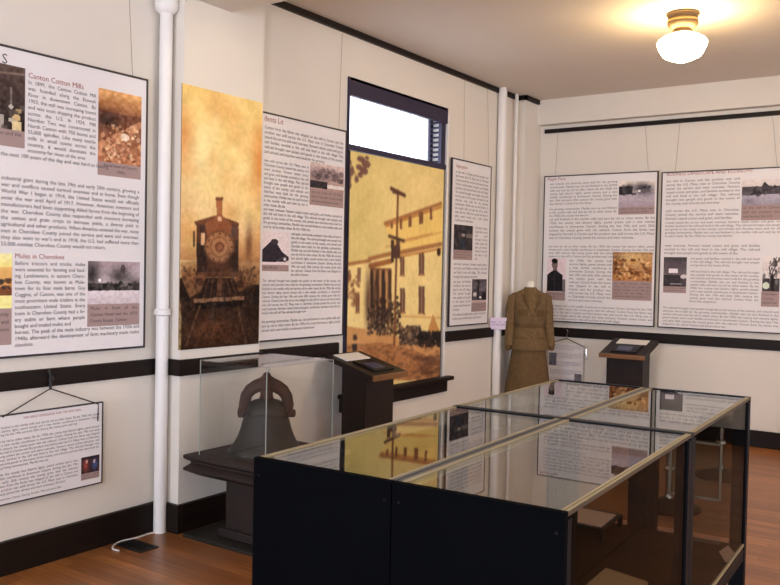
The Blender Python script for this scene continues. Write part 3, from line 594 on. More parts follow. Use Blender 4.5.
# tender / cab
P_((112, 66, 42), [(195, 221.4), (217, 215), (239, 222.8), (239, 226), (195, 225)])
R_((96, 60, 42), 196.5, 224, 238.5, 276); R_((60, 42, 36), 197, 243, 207, 276); R_((70, 48, 38), 232, 240, 238.5, 276)
R_((236, 190, 140), 201, 233, 204.8, 245); R_((70, 48, 40), 200, 225, 205, 233); R_((90, 66, 56), 229, 226, 236.5, 236)
P_((140, 84, 52), [(205, 224), (219.6, 214), (232, 224), (230, 240), (208, 240)])
R_((168, 104, 64), 216.4, 199, 222.4, 217); R_((120, 70, 46), 215.6, 197.2, 223.2, 200.5); E_((150, 90, 60), 219.6, 219, 4.2, 5); E_((220, 180, 140), 219.6, 219, 2.2, 2.6)
E_((120, 78, 54), 219.6, 247, 15, 16.5); E_((176, 124, 84), 219.6, 247, 13.3, 14.6); E_((150, 100, 68), 219.6, 247, 9.5, 10.5); E_((186, 134, 92), 219.6, 247, 8, 9); E_((128, 80, 54), 219.6, 247, 4.6, 5.2); E_((160, 104, 72), 219.6, 247, 2.6, 3)
for k in range(12): E_((110, 70, 50), 219.6+12*math.cos(k*PI/6), 247+13.4*math.sin(k*PI/6), 1, 1.2)
R_((120, 78, 54), 196, 272, 243, 277); E_((50, 36, 30), 233, 262, 5, 10, .8, True)
# cylinders, pilot, beam
E_((150, 98, 66), 200, 282, 8, 7); E_((140, 92, 62), 240, 284, 7, 7); E_((96, 60, 42), 200, 282, 4, 4); E_((90, 58, 40), 240, 284, 4, 4)
P_((48, 32, 26), [(206, 278), (234, 278), (240, 298), (197, 300)])
for k in range(6): L_((120, 78, 54), 209+k*4.4, 279, 203+k*7, 298, .012)
P_((196, 146, 108), [(193.6, 299), (244, 296), (244.4, 300), (194, 303)]); P_((30, 22, 20), [(194, 303), (244, 300), (242, 306), (197, 309)])
R_((128, 86, 60), 217.5, 276, 221.5, 296)
# rails, sleepers
L_((150, 110, 80), 200, 306, 186, 345, .02); L_((140, 100, 74), 238, 308, 246, 344, .02)
for k in range(5): L_((90, 56, 38), 199-k*2.6, 312+k*7, 239+k*1.6, 311+k*7, .012, .6)
E_((120, 76, 50), 249, 244, 3.5, 20, .85, True); L_((80, 56, 44), 194, 232, 194, 246, .02)
cv.blots(0, .68, 1, 1, 900, .014, [(40, 28, 22), (90, 58, 38), (130, 84, 54), (60, 40, 30)], .35); cv.a = cv.a*(1-.30*np.clip((cv.Y-.55)/.3, 0, 1))[..., None]; cv.noise(7, 4); cv.noise(8, 18); cv.noise(9, 2, y0=.45)
cv.blur(1); cv.mesh('photograph', pl, a0, a1, B0, B1, .0002, t, gain=1.0)
# --- building banner in the window
pl = plane(LW, XW+.022); K = {}
a0, B1 = pc(pl, 347.6, 150.2); a1, b1b = pc(pl, 442.8, 169.6); B1 = (B1+b1b)/2; a1 = (a1+uu(pl, 440.8, 370))/2; a0 = WY0+.01; B0 = .612
t = thing('photo_banner', 'yellow sepia banner of a courthouse under construction standing in the window', 'banner', (XW+.01, (a0+a1)/2, B0))
m = MB(t.location); m.box((XW+.006, a0-.012, B0-.004), (XW+.0215, a1+.014, B1+.004)); m.build('backing_board', 'frame', t)
cv = Canvas(200, 260, (226, 202, 134)); cv.grad(0, (222, 200, 134), .5, (234, 210, 142)); cv.soft(0, .3, .4, .4, (212, 192, 118), .7); cv.soft(.8, .1, .4, .3, (230, 204, 138), .6)
BR = (168, 116, 70); YL = (236, 212, 144); DK = (70, 48, 38)
P_((232, 200, 116), [(385, 224), (442, 203), (442, 250), (395, 262)]); L_(BR, 385, 223.5, 441, 203.5, .022); L_((190, 130, 70), 386, 226, 441, 207, .015)
for u, v0, v1, w_ in [(391.8, 222, 228, 2.2), (401, 219, 229, 2.2), (410, 216, 227, 3), (421, 212, 224, 4), (431, 208, 220, 2.4)]: R_((126, 82, 58), u-w_/2, v0, u+w_/2, v1)
L_((206, 150, 84), 402, 241, 432, 234, .014); L_((206, 150, 84), 386, 247, 442, 232, .01, .6)
P_(YL, [(346, 265), (370, 261), (391, 255), (441, 244), (442, 352), (346, 330)])
L_(BR, 346, 264.5, 370, 260.6, .018); L_(BR, 369, 259, 392, 253.5, .024); L_(BR, 398, 253, 441, 244, .026); L_((196, 138, 76), 398, 257, 441, 248.5, .014); L_((160, 104, 60), 370, 266, 391, 261, .03)
for u, v0, v1, w_ in [(402.2, 257, 275, 4.2), (421.5, 253, 274, 5.4), (402.5, 288, 312, 5), (421.6, 286, 313, 6), (359, 268, 281, 3.2), (357.6, 293, 312, 3.6), (349.5, 270, 280, 2.4)]:
    R_((112, 80, 66), u-w_/2, v0, u+w_/2, v1); R_((176, 130, 84), u-w_/2-.6, v1, u+w_/2+.6, v1+1.6); L_((190, 146, 96), u, v0, u, v1, .006)
L_((206, 150, 84), 398, 316, 441, 318, .012, .6)
R_((128, 88, 58), 370, 268, 391.5, 322)
for k, c in enumerate([(70, 54, 46), (190, 150, 96), (74, 56, 48), (176, 136, 88), (60, 46, 42), (188, 146, 94), (78, 58, 48)]): R_(c, 370.5+k*3, 270, 372.6+k*3, 316)
E_((92, 66, 54), 368, 300, 3, 26, .9, True); E_((100, 72, 58), 375, 285, 3, 18, .6, True)
for _ in range(40): E_((136, 90, 60), 346+rng.random()*13, 275+rng.random()*30, 1.4, 2.2, .6)
E_(DK, 438.8, 252, 2, 4)
P_((204, 152, 98), [(346, 326), (372, 330), (405, 338), (442, 345), (442, 380), (346, 380)])
P_((176, 122, 78), [(346, 345), (380, 342), (420, 352), (442, 366), (442, 380), (346, 380)])
P_((196, 140, 80), [(427, 333), (433, 314), (440, 333)])
for _ in range(260): E_([(64, 48, 42), (46, 38, 36), (92, 72, 56), (130, 100, 72)][rng.integers(4)], 368+rng.random()*32, 296+rng.random()**.6*38, 1.3, 1.8, .85)
for _ in range(9):
    u_ = 371+rng.random()*20; L_((58, 44, 38), u_, 272+rng.random()*10, u_+rng.random()*3-1.5, 325, .010, .85)
for _ in range(220): E_([(74, 60, 50), (52, 44, 42), (104, 82, 62), (150, 120, 90)][rng.integers(4)], 400+rng.random()*20, 327+rng.random()*17, 1.5, 1.8, .8)
for _ in range(120): E_([(36, 32, 32), (56, 44, 40)][rng.integers(2)], 418+rng.random()*23, 332+rng.random()*14, 1.8, 2, .9)
for _ in range(420): E_([(140, 92, 62), (110, 74, 54), (206, 150, 92), (90, 64, 50)][rng.integers(4)], 346+rng.random()*96, 344+rng.random()*36, 2, 1, .4)
for _ in range(40): E_([(96, 66, 52), (120, 78, 54)][rng.integers(2)], 415+rng.random()*26, 352+rng.random()*22, 4, 2, .5)
R_((60, 50, 46), 352, 344, 357, 351); R_((80, 58, 48), 353, 335, 357, 340)
L_((120, 76, 50), 398, 191, 394.2, 345, .020); L_((96, 60, 48), 391, 188.5, 404.8, 195.5, .022); L_((96, 60, 48), 393, 192, 400, 194, .014)
L_((84, 58, 46), 389, 236, 404, 241, .018); R_((78, 56, 46), 391, 240, 394, 262); R_((96, 70, 56), 397, 240, 400, 258); E_((86, 60, 50), 396, 252, 3.5, 7)
for (u, v, ru, rv) in [(361, 159, 4, 3), (366, 164, 4.5, 4), (364, 171, 4, 4), (352, 171, 2, 5), (356.5, 179.5, 2, 3.5), (349, 162, 2.5, 3), (349.5, 178, 1.6, 6), (359, 167, 3, 3), (367, 158, 2, 2), (350, 185, 1.4, 4), (360, 175, 2.5, 3)]:
    E_((112, 76, 70), u, v, ru, rv, .9)
L_((112, 76, 70), 349, 160, 358, 180, .006)
cv.blur(2); cv.noise(4, 5); cv.noise(5, 24); cv.noise(4, 2)
cv.mesh('photograph', pl, a0, a1, B0, B1, .0002, t, gain=1.04)

# ---------------------------------------------------------------- pipes and cable
def pipe(name, label, x, y, r, z1=CZ, collars=(), top=False):
    t = thing(name, label, 'pipe', (x, y, 0)); m = MB((x, y, 0)); m.lathe([(r, 0), (r, z1)], (x, y), 24); m.build('pipe_run', 'pipe', t, smooth=True)
    for z, rr, h in collars:
        m = MB((x, y, 0)); m.lathe([(r, z-h), (rr, z-h*.7), (rr, z+h*.5), (r+.002, z+h)], (x, y), 24); m.build('collar', 'pipe', t, smooth=True)
    return t
zc = at(160, 312, x=-3.87)[2]; zt_ = at(162, 6, x=-3.87)[2]
t = pipe('heating_pipe', 'thick white pipe between the largest text panel and the locomotive banner', -3.864, 3.292, .036, collars=[(zc, .049, .02)])
m = MB(t.location); x, y = -3.864, 3.292
m.lathe([(.04, zt_-.04), (.062, zt_-.02), (.066, zt_+.02), (.055, zt_+.07), (.066, zt_+.1), (.04, zt_+.12)], (x, y), 24); m.tube([(x+.01, y+.05, zt_), (x+.02, y+.075, zt_+.01), (x+.02, y+.075, zt_+.04), (x+.01, y+.05, zt_+.05)], .012, 10); m.build('valve_fitting', 'pipe', t, smooth=True)
pipe('heating_pipe', 'thick white corner pipe carrying the small label, left of the uniform', -3.882, 7.49, .042, collars=[(.012, .055, .012)])
pipe('thin_pipe', 'thin white pipe against the corner column, right of the thick corner pipe', -3.885, 7.80, .018)
sgn = thing('pipe_label', 'small pale lilac label strapped on the corner pipe', 'sign', (-3.85, 7.45, 1.0)); o_ = sgn.location
ux = Vector((RT[0], RT[1], 0)).normalized(); n_ = Vector((ux.y, -ux.x, 0)); c = Vector((-3.884, 7.49, 1.045))+n_*.070+ux*.006
def qbox(m, c, w, h, th):
    P = [c-ux*w/2-Vector((0, 0, h/2)), c+ux*w/2-Vector((0, 0, h/2))]; d = n_*th; z = Vector((0, 0, h))
    m.hexa([P[0], P[1], P[1]-d, P[0]-d, P[0]+z, P[1]+z, P[1]-d+z, P[0]-d+z])
m = MB(o_); qbox(m, c, .175, .115, .003); m.build('card', 'lilac', sgn)
m = MB(o_); qbox(m, c-n_*.003-ux*.006, .03, .03, .024); m.build('clip', 'pipe', sgn)
K = {}; pls = dict(o=np.array(c)+np.array(n_)*.0, a=np.array(ux), n=np.array(n_))
pls['o'] = np.array([c.x, c.y, 0.])
text(pls, sgn, -.085, .085, 1.07, 1.02, 2, 'Please do not touch the uniform', 'purple', off=.001, coll=K); flush(K, sgn)
cb = [at(u, v, z=.006) for u, v in [(158, 532), (148, 534), (136, 538), (122, 541), (114, 545), (113, 549), (120, 551)]]
m = MB(); pts = []
for i in range(len(cb)-1):
    for k in range(5):
        tt = k/5; p0 = cb[max(i-1, 0)]; p1 = cb[i]; p2 = cb[i+1]; p3 = cb[min(i+2, len(cb)-1)]
        pts.append(.5*((2*p1)+(-p0+p2)*tt+(2*p0-5*p1+4*p2-p3)*tt**2+(-p0+3*p1-3*p2+p3)*tt**3))
m.tube(pts, .005, 8); tag(m.build('cable', 'cable', smooth=True), 'white cable curling from the foot of the left pipe to the floor vent', 'cable')
vt = thing('floor_vent', 'black metal floor vent beside the foot of the left pipe', 'vent', (-3.77, 3.04, 0))
m = MB(vt.location); m.box((-3.885, 2.985, 0), (-3.655, 3.0, .006)); m.box((-3.885, 3.095, 0), (-3.655, 3.11, .006)); m.box((-3.885, 3.0, 0), (-3.87, 3.095, .006)); m.box((-3.67, 3.0, 0), (-3.655, 3.095, .006)); m.build('rim', 'vent', vt)
m = MB(vt.location); m.box((-3.87, 3.0, 0), (-3.67, 3.095, .002))
for k in range(9): m.box((-3.86+k*.021, 3.0, .002), (-3.852+k*.021, 3.095, .005))
m.build('grille', 'vent', vt)

# ---------------------------------------------------------------- ceiling lamp
def lamp(x, y, label):
    t = thing('ceiling_lamp', label, 'lamp', (x, y, CZ)); o = (x, y, CZ)
    m = MB(o); m.lathe([(.108, CZ), (.111, CZ-.012), (.101, CZ-.022), (.098, CZ-.062), (.103, CZ-.068), (.100, CZ-.082), (.082, CZ-.1), (.060, CZ-.112), (.060, CZ-.135)], (x, y), 40); m.build('canopy', 'lampmetal', t, smooth=True)
    m = MB(o); m.lathe([(.0985, CZ-.046), (.1025, CZ-.05), (.1025, CZ-.06), (.0985, CZ-.064)], (x, y), 40, False); m.build('ring', 'goldring', t, smooth=True)
    m = MB(o); m.lathe([(.062, CZ-.12), (.066, CZ-.126), (.066, CZ-.136), (.062, CZ-.14)], (x, y), 40); m.build('fitter', 'lampmetal', t, smooth=True)
    z = CZ-.138
    m = MB(o); m.lathe([(.060, z), (.085, z-.008), (.12, z-.022), (.148, z-.040), (.162, z-.056), (.165, z-.066), (.160, z-.086), (.146, z-.118), (.130, z-.146), (.12, z-.156), (.07, z-.18), (.035, z-.192), (.01, z-.195)], (x, y), 48)
    g = m.build('globe', 'globe', t, smooth=True)
    return t
lp = lamp(-1.722, 5.945, 'lit white schoolhouse globe ceiling lamp on a bronze canopy, over the glass cases')
for x, y, lb in [(1.7, 5.87, 'unseen schoolhouse globe lamp added to light the far right ceiling bay'), (1.7, 1.0, 'unseen schoolhouse globe lamp added to light the near right ceiling bay, above the camera')]:  # copies of the lamp, added out of view to light the room
    c = copy_tree(lp); c.location = (x, y, CZ); c['label'] = lb

# spotlight added out of view beside the beam to brighten the pilaster
sp = thing('spotlight', 'small white spotlight added out of view beside the ceiling beam to brighten the locomotive banner', 'spotlight', (-1.5, 3.22, CZ))
sd = (Vector((-3.77, 3.68, 2.45))-Vector((-1.5, 3.22, 3.12))).normalized(); sc_ = Vector((-1.5, 3.22, 3.12))
MB(sp.location).tube([(-1.5, 3.22, CZ), (-1.5, 3.22, 3.12)], .01, 10).build('stem', 'pipe', sp)
MB(sp.location).tube([sc_-sd*.08, sc_-sd*.06, sc_+sd*.02], [.03, .045, .05], 20).build('can', 'pipe', sp, smooth=True)
L = bpy.data.lights.new('spot', 'SPOT'); L.energy = 36; L.spot_size = math.radians(38); L.spot_blend = .9; L.color = (1, .86, .60); L.shadow_soft_size = .04
lo = bpy.data.objects.new('added_spot_light', L); C.objects.link(lo); lo.location = sc_+sd*.08; lo.rotation_euler = sd.to_track_quat('-Z', 'Y').to_euler()
# ---------------------------------------------------------------- glass display cases
A = at(254, 457.4, z=.99); ang = math.radians(2.0)
ex = Vector((math.cos(ang), math.sin(ang), 0)); ey = Vector((-math.sin(ang), math.cos(ang), 0)); A = Vector((A[0], A[1], 0))
ZT = .99
def case(x0, y0, W, L, label, near, left):
    loc = A+ex*x0+ey*y0
    t = thing('display_case', label, 'display case', loc, ang, 'glass display cases pushed together')
    lg = .045; zd = .30; xo0, xo1 = (0, 1) if left else (1, 0)
    def bx(name, m, a, b, **k): return MB().box(a, b).build(name, m, t, **k)
    for (a, b) in [(0, 0), (W-lg, 0), (0, L-lg), (W-lg, L-lg)]:
        k = .022 if (not near and b > 0) else 0      # the outer end legs are wider boards
        bx('leg', 'bar', (a-(k if a > 0 else 0), max(b, .02) if near else b, 0), (a+lg+(0 if a > 0 else k), b+lg, ZT-.022))
    if near:
        bx('end_panel', 'navy', (0, 0, .10), (W, .0195, ZT+.001))
        for a in (.02, W-.02): MB().disc((a, .0005, ZT-.05), (0, -1, 0), .004, .0015, 12).build('screw', 'bar', t)
    else:
        bx('glass_pane', 'sideglass', (lg+.022, L-.011, zd+.012), (W-lg-.022, L-.006, ZT-.022))
    gx = (.007, .012) if left else (W-.012, W-.007)
    bx('glass_pane', 'sideglass', (gx[0], lg, zd+.012), (gx[1], L-lg, ZT-.012))
    bx('case_floor', 'deck', (.004, lg, zd-.012), (W-.004, L-lg, zd))
    for a, b in [((.004, lg), (.022, L-lg)), ((W-.022, lg), (W-.004, L-lg)), ((lg+.022, L-.022), (W-lg-.022, L-.004)), ((lg, .022), (W-lg, .034))]:
        bx('bottom_rail', 'bar', (*a, zd-.07), (*b, zd-.012))
    gx = (.002, .014) if left else (W-.014, W-.002)
    bx('lower_track', 'cream', (gx[0], lg, zd), (gx[1], L-lg, zd+.008))
    for b in (([] if near else [0])+[L-.016]): bx('top_bar', 'bar', (0, b, ZT-.022), (W, b+.016, ZT+.001))
    y0_, y1_ = (.0195 if near else .016), L-.016
    def xx(a, b): return (a, b) if left else (W-b, W-a)      # measured from the outer long side
    for nm, m, (a, b), z0, z1 in [('side_fascia', 'track', xx(0, .003), ZT-.012, ZT-.002), ('top_track', 'cream', xx(.003, .009), ZT-.012, ZT), ('track_groove', 'track', xx(.009, .013), ZT-.012, ZT-.004), ('top_track', 'cream', xx(.013, .020), ZT-.012, ZT),
                                  ('top_track', 'cream', xx(W-.026, W-.013), ZT-.022, ZT), ('centre_rail', 'rail', xx(W-.013, W), ZT-.022, ZT)]:
        bx(nm, m, (a, y0_, z0), (b, y1_, z1))
    a, b = xx(.020, W-.026)
    bx('glass_top', 'glass', (a, y0_, ZT-.008), (b, y1_, ZT-.003))
    return t
W = .478; L1 = 1.235; L2 = 1.125; g = .004
case(0, 0, W, L1, 'near left glass display case with a navy end panel, closest to the bell', True, True)
case(W+g, 0, W, L1, 'near right glass display case with a navy end panel, closest to the camera', True, False)
case(0, L1+g, W, L2, 'far left glass display case, in front of the uniform', False, True)
case(W+g, L1+g, W, L2, 'far right glass display case, its outer corner leg against the bare floor', False, False)
def sheet(name, pts, m, label, cat, th=.003, group=None):
    o = Vector(pts[0]); mb = MB(o); n = Vector((0, 0, th)); P = [Vector(p) for p in pts]
    mb.hexa(P+[p+n for p in P]); return tag(mb.build(name, m), label, cat, group)
def q4(us, z): return [tuple(at(u, v, z=z)) for u, v in us]
zf = .3005
sheet('label_card', q4([(719, 552), (728, 546), (736, 555), (726, 563)], zf), 'paper2', 'small pale card lying on the floor of the far right case', 'card')
sheet('brown_folder', [tuple(A+ex*a+ey*b+Vector((0, 0, zf))) for a, b in [(.535, 1.29), (.74, 1.29), (.73, 1.56), (.535, 1.62)]], 'oldpaper', 'tan paper folder lying open in the far right case, next to its near end', 'paper', .01)
# shelf riser with a pink sheet in the far left case
rs = thing('display_riser', 'small black display riser on the floor of the far left case', 'display stand', A+ex*.10+ey*1.98+Vector((0, 0, zf)), ang)
MB().box((0, 0, .05), (.3, .3, .06)).build('shelf', 'black', rs); 
for a, b in [(0, 0), (.28, 0), (0, .28), (.28, .28)]: MB().box((a, b, 0), (a+.02, b+.02, .05)).build('leg', 'black', rs)
sheet('paper_sheet', [tuple(A+ex*a+ey*b+Vector((0, 0, zf+.0605))) for a, b in [(.125, 2.02), (.385, 2.0), (.38, 2.24), (.13, 2.26)]], 'paper2', 'pinkish sheet of paper on the small riser in the far left case', 'paper')
# framed clear sheet modelled in place of a reflection in the side glass
fs = thing('reflection_sheet', 'clear upright sheet with white border standing in for a glass reflection, inside the far right case', 'reflection stand-in', A+ex*.74+ey*2.27+Vector((0, 0, zf)), ang)
MB().box((-.12, -.02, 0), (.12, .03, .006)).build('foot', 'acrylic', fs)
z0, z1 = .20, .47
for a, b in [((-.12, 0, z0), (-.11, .004, z1)), ((.11, 0, z0), (.12, .004, z1)), ((-.11, 0, z0), (.11, .004, z0+.011)), ((-.11, 0, z1-.011), (.11, .004, z1))]: MB().box(a, b).build('border', 'frosted', fs)
MB().box((-.11, .001, z0+.011), (.11, .003, z1-.011)).build('clear_sheet', 'milky', fs)
MB().box((-.12, .004, .006), (.12, .006, z0+.01)).build('back_plate', 'acrylic', fs)
# stools behind the cases
def stool(x, y, label, h=.5, rb=.21):
    t = thing('low_stool', label, 'stool', (x, y, 0)); o = (x, y, 0)
    MB(o).lathe([(rb, 0), (rb, .012), (rb*.8, .03), (.05, .055), (.03, .07)], (x, y), 36).build('base', 'black', t, smooth=True)
    MB(o).lathe([(.03, .07), (.022, .1), (.022, h-.05)], (x, y), 20).build('post', 'chrome', t, smooth=True)
    MB(o).lathe([(.034, .24), (.04, .25), (.04, .27), (.034, .28)], (x, y), 20).build('height_collar', 'chrome', t, smooth=True)
    MB(o).lathe([(.15, h-.05), (.17, h-.04), (.17, h), (.15, h+.015), (.01, h+.018)], (x, y), 32).build('seat', 'black', t, smooth=True)
stool(-1.66, 5.72, 'low black stool on a round base, seen through the glass of the near right case')
stool(-1.60, 6.86, 'low black stool with round base behind the far cases, nearer the back wall', .45, .19)

# ---------------------------------------------------------------- lecterns
def lectern(loc, rz, label):      # local: reader side is -y, width along x
    t = thing('lectern', label, 'lectern', loc, rz)
    w, d = .43, .44; zf_, zb = .805, .925; th = .036
    MB().box((-.195, -.15, 0), (.195, .12, .03)).build('base', 'lectern', t, bevel=.004)
    m = MB(); bw, y0, y1 = .172, -.12, .09
    def zz(y): return zf_+(zb-zf_)*(y+d/2)/d-th
    m.hexa([(-bw, y0, .03), (bw, y0, .03), (bw, y1, .03), (-bw, y1, .03), (-bw, y0, zz(y0)), (bw, y0, zz(y0)), (bw, y1, zz(y1)), (-bw, y1, zz(y1))]); m.build('body', 'lectern', t)
    def slab(m, x0, x1, y0, y1, e0, e1):
        f = lambda y: zf_+(zb-zf_)*(y+d/2)/d
        m.hexa([(x0, y0, f(y0)+e0), (x1, y0, f(y0)+e0), (x1, y1, f(y1)+e0), (x0, y1, f(y1)+e0), (x0, y0, f(y0)+e1), (x1, y0, f(y0)+e1), (x1, y1, f(y1)+e1), (x0, y1, f(y1)+e1)])
    m = MB(); slab(m, -w/2, w/2, -d/2+.012, d/2, -th, 0); m.build('reading_top', 'lectern', t, bevel=.003)
    m = MB(); slab(m, -w/2, w/2, -d/2, -d/2+.012, -th, .001); tag(m.build('front_edge', 'lecedge', t), 'brown wood edge, coloured as lit')
    fr = MB(); slab(fr, -.12, .12, -.16, .04, 0, .012); fr = fr.build('display_frame', 'black', t)
    m = MB(); slab(m, -.08, .06, -.13, -.02, .012, .014); m.build('screen', 'blue', fr)
    return t, slab
def lect_paper(t, slab, label):
    m = MB(); slab(m, -.15, .14, .07, .19, .0005, .006)
    o = m.build('paper_stack', 'paper'); o.location = t.location; o.rotation_euler = t.rotation_euler; tag(o, label, 'paper')
t, s = lectern((-3.645, 5.0, 0), PI/2, 'dark wooden lectern standing against the window banner'); lect_paper(t, s, 'white papers lying on the lectern by the window banner')
t, s = lectern((-2.70, 7.9, 0), math.radians(1), 'dark wooden lectern with brown front edge coloured as lit, against the back wall'); lect_paper(t, s, 'white papers lying on the lectern at the back wall')

# ---------------------------------------------------------------- bell on its pedestal under acrylic
PB = (-3.36, 3.66, 0)
t = thing('pedestal', 'dark wooden pedestal table carrying the iron bell, in front of the pilaster', 'pedestal', PB)
X0, X1, Y0, Y1 = -3.69, -3.03, 3.305, 4.02
MB(PB).box((X0, 3.31, 0), (X1, Y1, .022)).build('base_board', 'pedbase', t, bevel=.003)
m = MB(PB)
def tier(a, z0, z1, e0=0, e1=0): m.hexa([(X0+a+e0, Y0+a+e0, z0), (X1-a-e0, Y0+a+e0, z0), (X1-a-e0, Y1-a-e0, z0), (X0+a+e0, Y1-a-e0, z0), (X0+a+e1, Y0+a+e1, z1), (X1-a-e1, Y0+a+e1, z1), (X1-a-e1, Y1-a-e1, z1), (X0+a+e1, Y1-a-e1, z1)])
tier(0, .455, .475); tier(.0, .44, .455, .02, 0); m.build('table_top', 'ped', t, bevel=.004)
m = MB(PB); tier(.03, .425, .44); tier(.0, .40, .425, .0, .03); tier(0, .388, .40); tier(0, .355, .388, .06, 0); m.build('moulding', 'ped', t, bevel=.003)
m = MB(PB); m.box((-3.47, 3.43, .022), (-3.16, 3.88, .36)); m.build('column', 'ped', t, bevel=.004)
m = MB(PB); m.box((-3.50, 3.40, .022), (-3.13, 3.91, .07)); m.build('plinth', 'ped', t, bevel=.006)
zt = .4755
bc = (-3.396, 3.672)
t = thing('iron_bell', 'old cast iron bell with rusty yoke on the dark pedestal', 'bell', (*bc, zt)); bo = t.location
m = MB(bo); m.lathe([(.214, zt), (.214, zt+.012), (.202, zt+.03), (.182, zt+.055), (.164, zt+.09), (.149, zt+.13), (.136, zt+.18), (.122, zt+.215), (.124, zt+.223), (.116, zt+.23), (.108, zt+.258), (.11, zt+.264), (.102, zt+.278), (.08, zt+.296), (.04, zt+.308), (.001, zt+.31)], bc, 56); m.build('bell_body', 'bell', t, smooth=True)
yd = Vector((RT[0], RT[1], 0)).normalized(); cc = Vector((*bc, 0))
path = [(-.125, .225), (-.127, .27), (-.118, .322), (-.096, .356), (-.062, .378), (-.03, .392), (.03, .392), (.062, .378), (.096, .356), (.118, .322), (.127, .27), (.122, .235)]
m = MB(bo); m.tube([cc+yd*s_+Vector((0, 0, zt+z_)) for s_, z_ in path], [.032, .036, .036, .038, .040, .042, .042, .040, .038, .036, .036, .030], 14, .9)
m.build('yoke', 'rust', t, smooth=True)
m = MB(bo); m.lathe([(.045, zt+.30), (.036, zt+.33), (.04, zt+.37), (.055, zt+.40), (.05, zt+.425), (.026, zt+.44), (.02, zt+.455), (.008, zt+.462)], bc, 20); m.build('crown_bolt', 'rust', t, smooth=True)
for s_, r_ in ((-1, .032), (1, .024)):
    c = cc+yd*(s_*.145)+Vector((0, 0, zt+.225)); m = MB(bo); m.tube([c-yd*.02, c-yd*.015, c+yd*.02, c+yd*.026], [r_*.7, r_, r_, r_*.6], 14); m.build('trunnion', 'rust', t, smooth=True)
t = thing('acrylic_cover', 'clear acrylic box standing over the iron bell', 'display cover', (-3.365, 3.64, zt)); o = t.location
x0, x1, y0, y1, z1 = -3.618, -3.108, 3.36, 3.93, 1.015; e = .005
for nm, a, b in [('side_wall', (x0, y0, zt), (x1, y0+e, z1-e)), ('side_wall', (x0, y1-e, zt), (x1, y1, z1-e)), ('side_wall', (x0, y0+e, zt), (x0+e, y1-e, z1-e)), ('side_wall', (x1-e, y0+e, zt), (x1, y1-e, z1-e)), ('lid', (x0, y0, z1-e), (x1, y1, z1))]:
    MB(o).box(a, b).build(nm, 'acrylic', t)
for a in (x0-.001, x1-.003):
    for b in (y0-.001, y1-.003): MB(o).box((a, b, zt), (a+.004, b+.004, z1)).build('edge', 'frosted', t)

# ---------------------------------------------------------------- uniform on a dress form
t = thing('uniform_mannequin', 'khaki brown military jacket and skirt on a white dress form, by the corner pipe', 'mannequin', (-3.612, 7.64, 0), math.radians(38))
def ell(z, rx, ry, cy=0, n=36, wob=0, cxx=0): return [(cxx+(rx+wob*math.cos(k*2*PI/n*9))*math.cos(2*PI*k/n), cy+(ry+wob*math.cos(k*2*PI/n*9))*math.sin(2*PI*k/n), z) for k in range(n)]
J = [(.80, .150, .105), (.795, .198, .152), (.81, .203, .156), (.85, .194, .147), (.93, .172, .128), (1.0, .15, .112), (1.03, .146, .108), (1.08, .152, .115), (1.18, .17, .128), (1.26, .178, .122), (1.31, .178, .105), (1.345, .15, .088), (1.37, .10, .07), (1.39, .062, .06), (1.405, .055, .055)]
m = MB(); m.loft([ell(*q) for q in J]); jk = m.build('jacket', 'khaki', t, smooth=True)
for s_ in (-1, 1):
    m = MB(); m.tube([(s_*.135, 0, 1.335), (s_*.165, 0, 1.30), (s_*.183, .005, 1.2), (s_*.188, .005, 1.1), (s_*.196, -.02, .98), (s_*.205, -.04, .87), (s_*.208, -.045, .835)], [.028, .05, .052, .05, .045, .042, .046], 16); m.build('sleeve', 'khaki', jk, smooth=True)
    m = MB(); m.tube([(s_*.214, -.045, .845), (s_*.216, -.05, .81), (s_*.214, -.055, .79)], [.034, .028, .018], 12); m.build('cuff', 'khaki2', jk, smooth=True)
def front(z):
    for (a, b) in zip(J, J[1:]):
        if a[0] <= z <= b[0]:
            k = (z-a[0])/(b[0]-a[0]); return a[1]+(b[1]-a[1])*k, a[2]+(b[2]-a[2])*k
def patch(m, xs0, xs1, z0, z1, th=.007, n=6):   # a cloth patch hugging the jacket front
    rings = []
    for i in range(n+1):
        x = xs0+(xs1-xs0)*i/n; r = []
        for z, th_ in ((z0, -.004), (z0, th), (z1, th), (z1, -.004)):
            rx, ry = front(z); y = -ry*math.sqrt(max(0, 1-(x/rx)**2)); r.append((x, y-th_, z))
        rings.append(r)
    m.loft(rings)
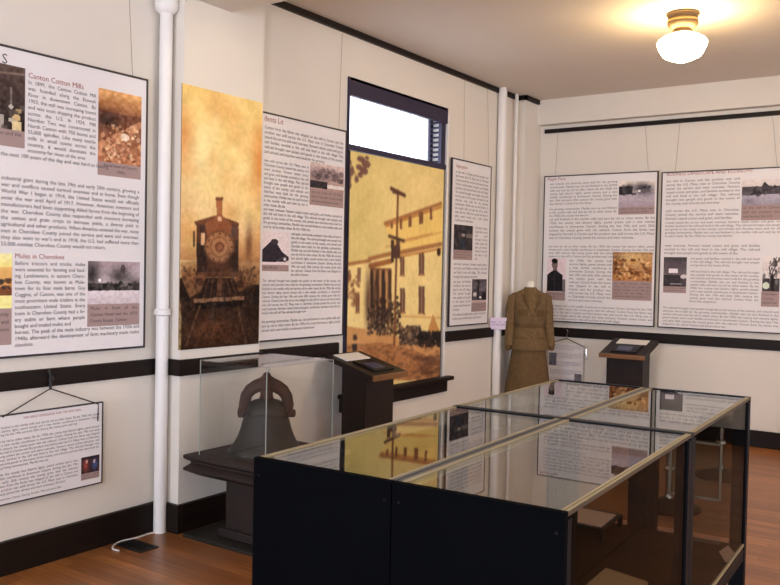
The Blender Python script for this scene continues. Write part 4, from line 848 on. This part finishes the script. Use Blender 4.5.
for s_ in (-1, 1):
    m = MB(); patch(m, s_*.045, s_*.125, 1.12, 1.19); m.build('pocket', 'khaki2', jk, smooth=False)
    m = MB(); patch(m, s_*.05, s_*.145, .90, .925); m.build('pocket_flap', 'khaki2', jk)
    m = MB(); m.loft([[(s_*.012, -.128, 1.16), (s_*.02, -.134, 1.17), (s_*.03, -.126, 1.18)], [(s_*.03, -.118, 1.26), (s_*.06, -.13, 1.27), (s_*.085, -.105, 1.26)], [(s_*.035, -.09, 1.34), (s_*.07, -.10, 1.33), (s_*.1, -.075, 1.32)], [(s_*.04, -.03, 1.40), (s_*.06, -.035, 1.395), (s_*.075, -.03, 1.37)]]); m.build('lapel', 'khaki2', jk, smooth=True)
m = MB(); m.loft([ell(1.015, .153, .115), ell(1.017, .157, .119), ell(1.05, .157, .119), ell(1.052, .153, .115)]); bl = m.build('belt', 'khaki2', jk, smooth=True)
m = MB(); m.box((-.022, -.126, 1.012), (.022, -.119, 1.055)); m.build('buckle', 'khaki2', bl)
for z in (1.135, 1.09, .97, .92): MB().disc((0, -front(z)[1]+.002, z), (0, -1, 0), .009, .008, 12).build('button', 'lampmetal', jk)
m = MB(); m.loft([ell(.36, .225, .185, wob=.006), ell(.45, .215, .175, wob=.006), ell(.62, .19, .15, wob=.004), ell(.78, .168, .125), ell(.86, .155, .11)]); m.build('skirt', 'skirt', t, smooth=True)
m = MB(); m.lathe([(.045, 1.39), (.042, 1.42), (.04, 1.45), (.034, 1.462), (.001, 1.465)], (0, .0), 20); m.build('neck_form', 'form', t, smooth=True)
m = MB(); m.lathe([(.018, .02), (.018, .5)], (0, 0), 16); m.build('stand_pole', 'chrome', t, smooth=True)
m = MB(); m.lathe([(.16, 0), (.16, .015), (.05, .03), (.02, .04)], (0, 0), 32); m.build('stand_base', 'black', t, smooth=True)

# ---------------------------------------------------------------- world
wd = bpy.data.worlds.new('sky'); S.world = wd; wd.use_nodes = True
bg = wd.node_tree.nodes['Background']; bg.inputs['Color'].default_value = (.80, .86, 1, 1); bg.inputs['Strength'].default_value = 3.2
